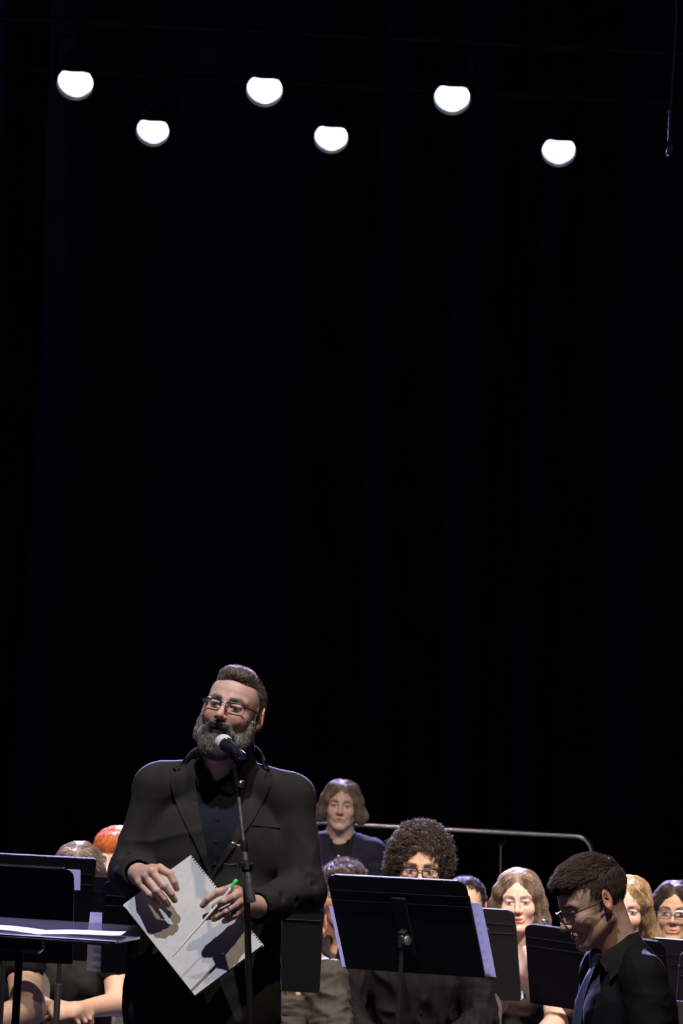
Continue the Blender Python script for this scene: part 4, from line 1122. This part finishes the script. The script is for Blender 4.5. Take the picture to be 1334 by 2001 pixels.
# ---- microphone stand and microphone
def mic_stand():
    Y = 9.58; base = W(481, 1700, Y); foot = W(488, 2001, Y); dx = (foot.x-base.x)/(foot.z-base.z)
    P0 = Vector((base.x-dx*base.z, Y, 0)); top = W(480, 1690, Y)
    t = empty('microphone_stand', P0, 'black boom microphone stand with thumbscrews in front of the speaker', 'microphone stand')
    L = lambda v: v-P0
    MB().tube([Vector((0, 0, .06)), L(top)], .0092, 18).build('pole', 'black_metal', t)
    a0, a1, a2 = L(W(466, 1556, 9.60)), L(W(481, 1694, 9.545)), L(W(491, 1762, 9.52))
    MB().tube([a0, a0.lerp(a1, .72)], .0058, 16).build('upper_tube', 'pole_metal', t)
    MB().tube([a0.lerp(a1, .70), a1], .0082, 16).build('middle_tube', 'pole_metal', t)
    MB().tube([a1, a1.lerp(a2, .95), a2], [.0115, .0125, .0115], 18).build('lower_tube', 'pole_metal', t)
    d = (a1-a0).normalized()
    for (f, r, nm) in ((.71, .0115, 'clutch'), (1.0, .016, 'pivot_joint')):
        c = a0.lerp(a1, f); MB().lathe(c-d*.016, d, [(0, r*.8), (.003, r), (.028, r), (.032, r*.8)], 20).build(nm, 'black_metal', t)
        k = MB(); e = Vector((-.024, -.004, .003)) if f < .9 else Vector((-.045, -.012, .0))
        k.tube([c, c+e], .0032, 8)
        if f < .9: k.lathe(c+e, (-1, 0, .2), [(-.004, .004), (0, .0072), (.010, .0078), (.013, .004)], 14)
        else: k.tube([c+e+Vector((.02, 0, .0045)), c+e+Vector((.0, -.003, .001)), c+e+Vector((-.016, -.003, .004))], [.004, .0052, .0032], 10); k.lathe(c+Vector((-.012, -.02, .004)), (0, -1, 0), [(0, .007), (.006, .009), (.010, .006)], 14); k.lathe(c+Vector((.014, -.01, .006)), (0, -1, 0), [(0, .005), (.006, .006), (.008, .004)], 14)
        k.build('thumbscrew', 'steel' if f < .9 else 'black_metal', t)
    # swivel and clip up to the microphone
    s0 = L(W(464, 1530, 9.60)); s1 = L(W(458, 1492, 9.605))
    MB().tube([a0, s0, s1], [.0075, .0085, .0085], 14).lathe(s0+Vector((0, 0, -.004)), (1, -.5, .1), [(0, .009), (.010, .010), (.014, .0105), (.016, .006)], 16).build('swivel', 'black_metal', t)
    MB().lathe(s0+Vector((.004, -.006, -.003)), (.8, -.6, .1), [(0, .006), (.004, .0095), (.011, .0105), (.014, .008), (.015, .003)], 16).build('swivel_knob', 'steel', t)
    m0, m1 = L(W(437, 1452, 9.70)), L(W(474, 1478, 9.565)); u = (m1-m0).normalized()
    cl = MB(); c = m0+u*.075; lo = (s1-c); lo = (lo-lo.dot(u)*u).normalized(); sd = u.cross(lo)
    V = []
    for i in range(13):
        a = R(-115+230*i/12); dd = lo*math.cos(a)+sd*math.sin(a)
        V += [c+dd*.0160-u*.022, c+dd*.0195-u*.022, c+dd*.0195+u*.022, c+dd*.0160+u*.022]
    Fs = [(4*i+j, 4*i+4+j, 4*i+4+(j+1) % 4, 4*i+(j+1) % 4) for i in range(12) for j in range(4)]+[(0, 1, 2, 3), (51, 50, 49, 48)]
    cl.raw(V, Fs).tube([c+lo*.017, s1], .0072, 12).build('microphone_clip', 'black_metal', t)
    MB().lathe((0, 0, 0), (0, 0, 1), [(0, .125), (.012, .125), (.020, .11), (.028, .03), (.06, .016), (.075, .0105)], 32).build('base', 'black_metal', t)
    # the microphone itself
    g = empty('microphone', P0+m0, 'silver headed microphone clipped on the stand right at the beard of the speaker', 'microphone')
    MB().lathe((0, 0, 0), u, [(-.0245, .004), (-.0235, .010), (-.019, .0175), (-.011, .0228), (0, .0248), (.010, .0240), (.018, .0215), (.021, .0200)], 32).build('grille', 'mic_grille', g)
    MB().lathe((0, 0, 0), u, [(.0205, .0205), (.022, .0215), (.027, .0215), (.029, .0195), (.040, .0180), (.080, .0155), (.128, .0125), (.130, .0118)], 32).build('handle', 'mic_body', g)
    MB().lathe((0, 0, 0), u, [(.128, .0122), (.132, .0126), (.150, .0120), (.156, .0100), (.158, .004)], 28).build('plug', 'chrome', g)
mic_stand()
# ================================================================ the boy looking down at the right
def finish_cloth(root, F, material, name, h=.007, fold=.003, seed=5, freq=16):
    V, Q = F.mesh(h, h, None, fold_disp(fold, freq, seed)); return add_mesh(name, V, Q, material, root), V, Q
def boy():
    Y = 10.5; T = headT(W(1158, 1763, Y), -72, 28, -2, 1.02)
    H = W(1160, 1762, Y)
    k = seated_skel(H, -62, 1.0, .165)
    k.S = W(1222, 1893, Y+.04); k.neck = W(1207, 1845, Y+.03); B = k.B
    k.P = Vector((k.S.x+.07, k.S.y+.02, .50))
    k.sh = {1: W(1258, 1912, Y-.10), -1: W(1178, 1890, Y+.19)}
    k.el = {1: W(1284, 2075, Y-.16), -1: W(1150, 2060, Y+.25)}
    k.wr = {1: W(1150, 2110, Y-.20), -1: W(1110, 2100, Y+.10)}
    for i in (-1, 1):
        k.hip[i] = k.P+B @ Vector((i*.09, 0, 0)); k.kn[i] = k.P+B @ Vector((i*.13, -.43, .02)); k.an[i] = Vector((k.kn[i].x, k.kn[i].y, .09))
    t = empty('person', (k.P.x, k.P.y, 0), 'person at right in side view, looking down, short dark hair, glasses, black shirt, navy tie', 'person')
    F = Field(); head_prims(F, T, nose=1.03)
    F.cone(T @ Vector((0, .030, -.045)), k.neck, .054, .058, .02)
    F.cone(T @ Vector((0, -.015, -.085)), k.neck+B @ Vector((0, -.02, -.03)), .032, .040, .03)
    torso_prims(F, k, neck=False); leg_prims(F, k)
    for i in (-1, 1): arm_prims(F, k, i); hand_prims(F, k.wr[i], B @ Vector((-i*.3, -.8, -.1)), (0, 0, 1), -i)
    body_mesh(t, F, T, (.60, .39, .29), h=.0021, lips=(.40, .17, .14), brow=(.035, .02, .015), brow_w=1.6, blush=.10)
    Fh = Field(); Fh.T = T
    Fh.ell((0, .018, .042), (.079, .099, .086), .01); Fh.ell((0, -.050, .088), (.058, .046, .030), .03); Fh.ell((0, .0, .112), (.050, .060, .024), .02)
    Fh.ell((0, -.108, -.004), (.082, .060, .078), .006, -1); Fh.ell((0, -.040, -.045), (.12, .060, .056), .01, -1)
    Fh.ell((0, .03, -.125), (.12, .12, .075), .01, -1); Fh.ell((.085, .012, -.01), (.03, .022, .03), .005, -1); Fh.ell((-.085, .012, -.01), (.03, .022, .03), .005, -1)
    Ti = T.inverted(); T3 = T.to_3x3()
    def fl(p, n):
        q = Ti @ p
        if q.z > .07: return T3 @ Vector((q.x*2, -1.0, .25))
        return T3 @ Vector((q.x*1, -.75, -.7))
    hair_obj(t, Fh, .003, (.075, .052, .036), None, 'hair', lambda V: .003*vnoise(V, 120, 4),
             lambda V, Q: comb(V, Q, 6500, fl, .022, .008, 4, 5, .35, where=lambda V: np.array([(Ti @ Vector(v)).z > .045 or (Ti @ Vector(v)).y > -.02 for v in V.tolist()])), .0008)
    glasses(t, T, w=.0265, h=.0165, y=-.109, z=-.004, r=.0016)
    F = Field(); torso_prims(F, k, .012, .012, neck=False)
    for i in (-1, 1): arm_prims(F, k, i, .016, 1.9)
    pass
    sh, V, Q = finish_cloth(t, F, 'black_satin', 'shirt', .006, .007, 15, 12); bv = bvh_of(V, Q)
    ax = T @ Vector((0, .03, -.06))-k.neck
    collar_mb(k, k.neck+Vector((.010, .0, -.030)), (ax.x*.9, 0, ax.z), .064, .050, .030, 26, .012, point=.035, tilt=.02).build('collar', 'black_cloth', t, world=True, parent=sh)
    # tie: knot and blade down the front
    f = B @ Vector((0, -1, 0)); K = k.neck+f*.072+Vector((-.004, 0, -.048)); tie = MB()
    pts = [K, K+f*.012+Vector((0, 0, -.03)), W(1150, 1905, Y-.03), W(1134, 1945, Y-.03), W(1126, 1990, Y-.03), W(1122, 2060, Y-.02)]
    sdv = B @ Vector((1, 0, 0)); V = []
    for p, w in zip(pts, (.012, .016, .024, .030, .036, .042)):
        g = f*.006; V += [p-sdv*w, p+g, p+sdv*w, p-g]
    n = len(pts); Fs = [(4*i+j, 4*i+(j+1) % 4, 4*i+4+(j+1) % 4, 4*i+4+j) for i in range(n-1) for j in range(4)]+[(3, 2, 1, 0), (4*n-4, 4*n-3, 4*n-2, 4*n-1)]
    tb = tie.raw(V, Fs).build('tie', 'tie', t, world=True); md = tb.modifiers.new('round', 'SUBSURF'); md.levels = 2; md.render_levels = 2
    Fk = Field(); Fk.cone(K+Vector((0, 0, .014)), K+f*.006+Vector((0, 0, -.018)), .019, .012, .01); Vk, Qk = Fk.mesh(.003); add_mesh('knot', Vk, Qk, 'tie', t, parent=tb)
    F = Field(); F.ell(k.P+Vector((0, 0, .03)), (.18, .15, .12), .03, 1, B); leg_prims(F, k, .02); finish_cloth(t, F, 'trousers', 'trousers', .012); shoes(t, k)
    chair(k.P+B @ Vector((0, .02, 0)), -62, 'chair under the looking-down boy in glasses')
boy()

# ================================================================ hair styles for the band
def hair_style(t, T, style, color, seed=1, n=5200):
    Fh = Field(); Fh.T = T; Ti = T.inverted(); T3 = T.to_3x3(); h = .0042; disp = None; r0 = .0009
    if style == 'afro':
        Fh.ell((0, .022, .062), (.100, .104, .100), .01); Fh.ell((0, .03, .02), (.106, .09, .075), .03)
        Fh.ell((0, -.118, -.030), (.066, .080, .120), .008, -1); Fh.ell((0, -.02, -.125), (.10, .12, .085), .01, -1)
        disp = lambda V: .0075*vnoise(V, 150, seed)+.005*vnoise(V, 330, seed+1)
        paths = lambda V, Q: comb(V, Q, 9000, lambda p, nn: nn.orthogonal(), .026, .015, 7, seed, 1.2, .0050)
        r0 = .0012
    elif style == 'curly':
        Fh.ell((0, .015, .045), (.088, .103, .090), .01); Fh.ell((0, -.055, .095), (.055, .035, .025), .02)
        Fh.ell((0, -.112, -.015), (.064, .062, .085), .008, -1); Fh.ell((0, -.01, -.115), (.11, .12, .075), .01, -1)
        disp = lambda V: .007*vnoise(V, 120, seed)+.004*vnoise(V, 260, seed+1)
        paths = lambda V, Q: comb(V, Q, 4000, lambda p, nn: nn.orthogonal(), .024, .012, 6, seed, 1.0, .005)
    elif style == 'short':
        Fh.ell((0, .018, .040), (.079, .099, .085), .01); Fh.ell((0, -.112, -.012), (.070, .062, .088), .008, -1); Fh.ell((0, .0, -.12), (.12, .13, .075), .01, -1)
        disp = lambda V: .002*vnoise(V, 150, seed)
        paths = lambda V, Q: comb(V, Q, n, hair_root_flow(T, 'forward'), .03, .006, 4, seed, .4)
    elif style == 'curtain':   # chin length, centre parted, flicking out
        Fh.ell((0, .018, .046), (.088, .104, .086), .01); Fh.ell((0, -.02, .145), (.006, .09, .012), .016, -1)
        for s in (-1, 1):
            Fh.chain([(s*.045, -.055, .088), (s*.075, -.045, .035), (s*.088, -.012, -.020), (s*.092, .004, -.052)], [.028, .023, .025, .022], .02)
            Fh.ell((s*.112, .0, -.040), (.022, .022, .017), .014); Fh.ell((s*.105, .01, -.062), (.016, .02, .014), .012)
        Fh.ell((0, .065, -.03), (.085, .045, .07), .03)
        Fh.ell((0, -.108, -.012), (.050, .060, .078), .008, -1); Fh.ell((0, -.09, -.075), (.070, .07, .06), .008, -1)
        disp = lambda V: .004*vnoise(V*np.array([1, 1, .5]), 110, seed)
        paths = lambda V, Q: comb(V, Q, n, hair_root_flow(T, 'part'), .055, .005, 6, seed, .25, .0015)
    elif style in ('long', 'wavy'):
        Fh.ell((0, .018, .044), (.086, .104, .086), .01); L = -.20
        for s in (-1, 1):
            w = (.030 if s > 0 else .012) if style == 'wavy' else 0
            Fh.chain([(s*.035, -.058, .092), (s*.070, -.050, .045), (s*.082, -.018, -.010), (s*(.088+w), .0, -.070), (s*(.094+2*w), -.01, -.125), (s*(.088+w), -.03, L)], [.026, .022, .024, .027, .026, .014], .02)
        Fh.ell((0, .070, -.05), (.085, .045, .12), .03)
        Fh.ell((0, -.108, -.012), (.052, .060, .080), .008, -1); Fh.ell((0, -.09, -.085), (.064, .07, .075), .008, -1)
        disp = (lambda V: .005*vnoise(V*np.array([1, 1, .6]), 90, seed)) if style == 'wavy' else (lambda V: .003*vnoise(V*np.array([1, 1, .25]), 130, seed))
        paths = lambda V, Q: comb(V, Q, n, hair_root_flow(T, 'part'), .09, .005, 8, seed, .18, .003 if style == 'wavy' else .0008)
    elif style == 'fringe':
        Fh.ell((0, .018, .046), (.088, .104, .088), .01); Fh.ell((0, -.06, .072), (.062, .038, .045), .02); Fh.ell((0, .06, -.03), (.082, .05, .08), .03)
        for s in (-1, 1): Fh.chain([(s*.078, -.03, .03), (s*.084, .0, -.03), (s*.08, .02, -.09)], [.02, .02, .018], .02)
        Fh.ell((0, -.112, -.040), (.058, .060, .075), .008, -1)
        disp = lambda V: .004*vnoise(V*np.array([1, 1, .4]), 110, seed)
        paths = lambda V, Q: comb(V, Q, n, hair_root_flow(T, 'down'), .05, .006, 6, seed, .25)
    def tint(V):
        q = .85+.28*vnoise(V*np.array([1, 1, .35]), 160, seed+3); return np.array(color)[None]*q[:, None].clip(.5, 1.5)
    return hair_obj(t, Fh, h, color, tint, 'hair', disp, paths, r0)

def player(label, hp, Y, yaw=0, pitch=0, roll=0, byaw=None, s=1.0, fem=False, skin='fair', hair=('short', (.05, .04, .03)), top='black_cloth', sleeve=1.9,
           standing=False, skel=None, glass=None, collar=True, chair_label=None, chair_dx=0, fine=None, lips=(.45, .17, .14), brow=(.05, .035, .03), arms_r=(.050, .041, .029), belly=0, fold=.008, cloth_h=.008, cloth_e=.012, hands=True, seed=3, drop=.205, sw=None, **paintkw):
    H = W(hp[0], hp[1], Y); T = headT(H, yaw, pitch, roll, s*(.96 if fem else 1.0))
    k = seated_skel(H, yaw*.4 if byaw is None else byaw, s, sw or (.150 if fem else .170), drop=drop)
    B = k.B
    if standing:
        k.P = Vector((k.S.x, k.S.y+.02, .90*s))
        for i in (-1, 1):
            k.hip[i] = k.P+B @ Vector((i*.09, 0, 0)); k.kn[i] = k.P+B @ Vector((i*.10, -.01, -.42)); k.an[i] = k.P+B @ Vector((i*.11, .02, 0)); k.an[i].z = .09
            k.el[i] = k.sh[i]+B @ Vector((i*.05, .02, -.30)); k.wr[i] = k.el[i]+B @ Vector((0, -.06, -.25)); k.hand_dir[i] = B @ Vector((0, -.1, -1)); k.hand_back[i] = B @ Vector((i, 0, 0))
    if skel: skel(k)
    t = empty('person', (k.P.x, k.P.y, 0), label, 'person')
    F = Field(); head_prims(F, T, fem)
    F.cone(T @ Vector((0, .025, -.055)), k.neck, .046 if fem else .055, .050 if fem else .060, .02)
    torso_prims(F, k, 0, belly, fem); leg_prims(F, k)
    for i in (-1, 1):
        arm_prims(F, k, i, 0, 2, arms_r)
        if hands: hand_prims(F, k.wr[i], k.hand_dir[i], k.hand_back[i], -i, .96 if fem else 1.0, getattr(k, 'curl', (25, 35, 25)))
    body_mesh(t, F, T, SK[skin] if isinstance(skin, str) else skin, fine=fine, h=.0030, H=.013, fem=fem, lips=lips, brow=brow, brow_w=1.0 if fem else 1.4, **paintkw)
    if hair: hair_style(t, T, hair[0], hair[1], seed)
    if glass: glasses(t, T, col=glass, w=.0265, h=.0165, y=-.108, z=-.003, r=.0017)
    F = Field(); torso_prims(F, k, cloth_e, belly, fem, neck=False)
    for i in (-1, 1): arm_prims(F, k, i, .013, sleeve, arms_r)
    if hasattr(k, 'creases'):
        for c in k.creases: F.cone(c[0], c[1], .006, .004, .018, -1)
    garment = 'jacket' if top == 'navy_suit' else 'shirt'
    sh, V, Q = finish_cloth(t, F, top, garment, cloth_h, fold, seed+20)
    if collar:
        ax = T @ Vector((0, .03, -.06))-k.neck
        collar_mb(k, k.neck+Vector((0, .004, -.028)), (ax.x*.4, 0, ax.z), .058 if fem else .067, .036, .035, 28, .008).build('collar', top if top != 'navy_suit' else 'black_cloth', t, world=True, parent=sh)
    F = Field(); F.ell(k.P+Vector((0, 0, .03)), (.18, .15, .12), .03, 1, B); leg_prims(F, k, .02); finish_cloth(t, F, 'trousers', 'trousers', .013); shoes(t, k)
    if not standing: chair(k.P+B @ Vector((chair_dx, .03, 0)), (byaw if byaw is not None else yaw*.4)+chair_dx*-60, chair_label or ' '.join(('grey chair under the '+label).split()[:13]))
    return t, T, k, sh, bvh_of(V, Q)

# standing boy at the back
t, T, k, sh, bv = \
    player('person standing at the back in navy suit with chin length wavy light hair', (667, 1576), 17.25, -3, 1, 2, 0, 1.0, skin='pale',
       hair=('curtain', (.30, .23, .185)), top='navy_suit', standing=True, lips=(.50, .24, .20), brow=(.16, .11, .08), cloth_e=.02)
fr = drape([(648, 1624), (668, 1640), (690, 1622), (694, 1650), (684, 1690), (668, 1730), (652, 1690), (642, 1650)], bv, .006, .004, 5, 17.1); fr.build('shirt', 'black_cloth', t, world=True)
drape([(694, 1622), (702, 1640), (696, 1676), (672, 1732), (682, 1690), (690, 1650)], bv, .009, .004, 5, 17.1).build('lapel', 'navy_suit', t, world=True)
drape([(646, 1620), (634, 1640), (640, 1676), (664, 1732), (654, 1690), (643, 1650)], bv, .009, .004, 5, 17.1).build('lapel', 'navy_suit', t, world=True)
hh = bv.ray_cast(CAM, ray(661, 1673))[0]; MB().lathe(hh+Vector((0, -.012, 0)), (0, -1, 0), [(0, .006), (.002, .006), (.003, .004)], 12).build('button', 'brass', t, world=True)

# player with the big afro behind the centre stand
def sk(k):
    pass
t, T, k, sh, bv = player('person with a big dark curly afro and dark glasses peering over the centre music stand', (819, 1703), 11.95, 0, 2, 0, 0, 1.0, skin=(.47, .29, .185), hair=('afro', (.075, .055, .042)),
       top='black_satin', glass='frame', skel=sk, brow=(.04, .025, .02), sw=.185, fold=.014, seed=4, iris=(.03, .02, .015), chair_dx=.085, chair_label='grey chair with rounded back under the player with the big afro')

# curly haired player between the speaker and the centre stand
player('person with short curly greyish brown hair, half hidden left of the centre music stand', (669, 1749), 13.8, -8, 3, 0, 0, 1.0, skin='brown', hair=('curly', (.12, .09, .08)), top='brown_cloth', brow=(.03, .02, .02), seed=6, sw=.175)

# player in the grey shirt behind the speaker's arm
def sk(k):
    k.S = W(586, 1915, 11.95); k.neck = k.S+Vector((0, -.01, .06)); k.P = Vector((k.S.x, 12.1, .50))
    k.sh = {-1: W(500, 1920, 11.95), 1: W(640, 1920, 11.90)}
    k.el = {-1: W(470, 2050, 11.85), 1: W(652, 2045, 11.82)}; k.wr = {-1: k.P+Vector((-.10, -.34, .10)), 1: W(560, 2040, 11.60)}
    pass
player('person in a grey button shirt, head hidden behind the arm of the speaker', (586, 1802), 11.9, 0, 12, 0, 0, 1.0, hair=('short', (.06, .045, .035)), top='grey_cloth', skel=sk, seed=9, fold=.016, arms_r=(.058, .052, .036), belly=.03, sw=.18)

# forehead behind the right stand
player('dark haired person, only the forehead showing just right of the large centre music stand', (907, 1775), 13.9, -10, 4, 0, 0, 1.0, skin=(.55, .36, .24), hair=('short', (.03, .025, .025)), seed=11)

# woman with long ash hair and red lips
def sk(k):
    k.el[1] = W(1090, 1998, 13.0); k.wr[1] = W(1050, 2030, 12.72); k.wr[-1] = W(1018, 1898, 12.86); k.el[-1] = W(962, 1960, 13.1)
    k.hand_dir = {-1: Vector((.2, -.5, .75)), 1: Vector((-.6, -.6, 0))}; k.hand_back[-1] = Vector((-.8, -.5, .1)); k.curl = (45, 60, 40)
wt = player('person with long straight ash blond hair and red lipstick, right of the centre stand', (1013, 1762), 13.2, -6, 4, -3, 0, 1.0, True, 'pale', ('long', (.33, .25, .19)), 'brown_cloth', .62, skel=sk, collar=False, arms_r=(.056, .050, .032),
       lips=(.50, .035, .05), brow=(.22, .15, .11), seed=13, fine=None, blush=.2)
# brass horn she holds
def horn():
    c = W(1040, 1860, 12.85); t = empty('brass_horn', c, 'brass horn held by the woman with red lipstick, glinting between the stands', 'brass instrument')
    L = lambda x, y, d=12.85: W(x, y, d)-c
    MB().tube([L(1064, 1806), L(1058, 1822), L(1045, 1850), L(1022, 1872), L(1016, 1890), L(1026, 1908), L(1046, 1905), L(1056, 1880), L(1060, 1840)], .0062, 12).build('tubing', 'brass', t)
    MB().lathe(L(1066, 1799), L(1058, 1822)-L(1066, 1799), [(-.002, .010), (0, .013), (.004, .0135), (.012, .009), (.022, .006), (.05, .0055)], 20).build('mouthpiece', 'chrome', t)
    MB().tube([L(1056, 1882, 12.88), L(1075, 1930, 12.9), L(1085, 1960, 12.9), L(1110, 1960, 12.9)], [.008, .010, .014, .022], 16).lathe(L(1105, 1960, 12.9), (1, -.2, .1), [(0, .02), (.04, .028), (.07, .05), (.085, .085), (.087, .083), (.07, .048), (.0, .018)], 28).build('bell', 'brass', t)
    for i in range(3): MB().lathe(L(1032+9*i, 1878, 12.86), (.2, 0, 1), [(-.05, .009), (-.049, .0105), (.03, .0105), (.032, .004), (.045, .004), (.046, .009), (.049, .009)], 16).build('valve', 'brass', t)
horn()

# blond woman with waves, behind the boy
player('person with thick wavy golden blond hair, face half hidden behind the looking-down boy', (1222, 1777), 13.0, -8, 6, 7, 0, 1.0, True, 'pale', ('wavy', (.50, .345, .19)), 'grey_cloth', 1.2, collar=False, brow=(.25, .16, .1), seed=17, blush=.15)
# dark haired girl with glasses
player('person with straight dark hair and round glasses at the right edge', (1318, 1785), 13.5, -10, 2, 0, 0, 1.0, True, 'olive', ('long', (.055, .038, .032)), 'grey_cloth', 1.2, glass='steel', collar=False, brow=(.04, .03, .025), seed=19, blush=.15)
player('person far back whose dark hair just shows above the girl at the right edge', (1334, 1776), 15.6, 0, 0, 0, 0, 1.0, hair=('short', (.04, .035, .05)), seed=21)

# left side: girl with clasped hands, red haired player, bare armed person at the edge
def sk(k):
    k.sh[1] = W(222, 1830, 12.2); k.el[1] = W(232, 1960, 12.08); k.wr[1] = W(150, 1975, 11.88); k.el[-1] = W(62, 1960, 12.1); k.wr[-1] = W(106, 1975, 11.90)
    k.hand_dir = {1: Vector((-1, -.25, -.12)), -1: Vector((1, -.3, .0))}; k.hand_back = {1: Vector((-.1, -.9, .45)), -1: Vector((0, -.5, .9))}; k.curl = (40, 45, 30)
B_ = player('person with long grey brown hair, bare forearms and clasped hands, at the left', (152, 1716), 12.2, 0, 10, 0, 0, 1.0, True, 'fair', ('long', (.26, .205, .185)), 'black_cloth', .5, skel=sk, collar=False, arms_r=(.050, .043, .028), seed=23,
       fine=[(tuple(W(126, 1972, 11.88)), (.11, .10, .07))])
player('person with bright ginger hair peering out behind the arm of the speaker', (224, 1681), 13.5, -12, 8, 4, 0, 1.0, True, 'pale', ('fringe', (.62, .17, .045)), 'black_cloth', 1.2, collar=False, seed=27)
def sk(k):
    k.sh = {-1: W(-120, 1812, 11.65), 1: W(40, 1815, 11.60)}; k.el[1] = W(55, 1972, 11.50); k.wr[1] = W(-50, 2010, 11.32); k.hand_dir[1] = Vector((-1, -.4, -.1)); k.hand_back[1] = Vector((0, -.5, .8))
player('person at the far left edge, only a bare arm and black top showing', (-38, 1742), 11.6, 0, 8, 0, 0, 1.0, True, 'fair', ('long', (.12, .09, .07)), 'black_cloth', .45, skel=sk, collar=False, arms_r=(.060, .055, .036), seed=29)
# two empty chairs seen from behind the stands
c = W(1345, 1975, 11.2); chair((c.x, 10.98, 0), 180, 'grey chair whose back shows at the lower right corner of the view', backz=W(1330, 1955, 10.75).z)
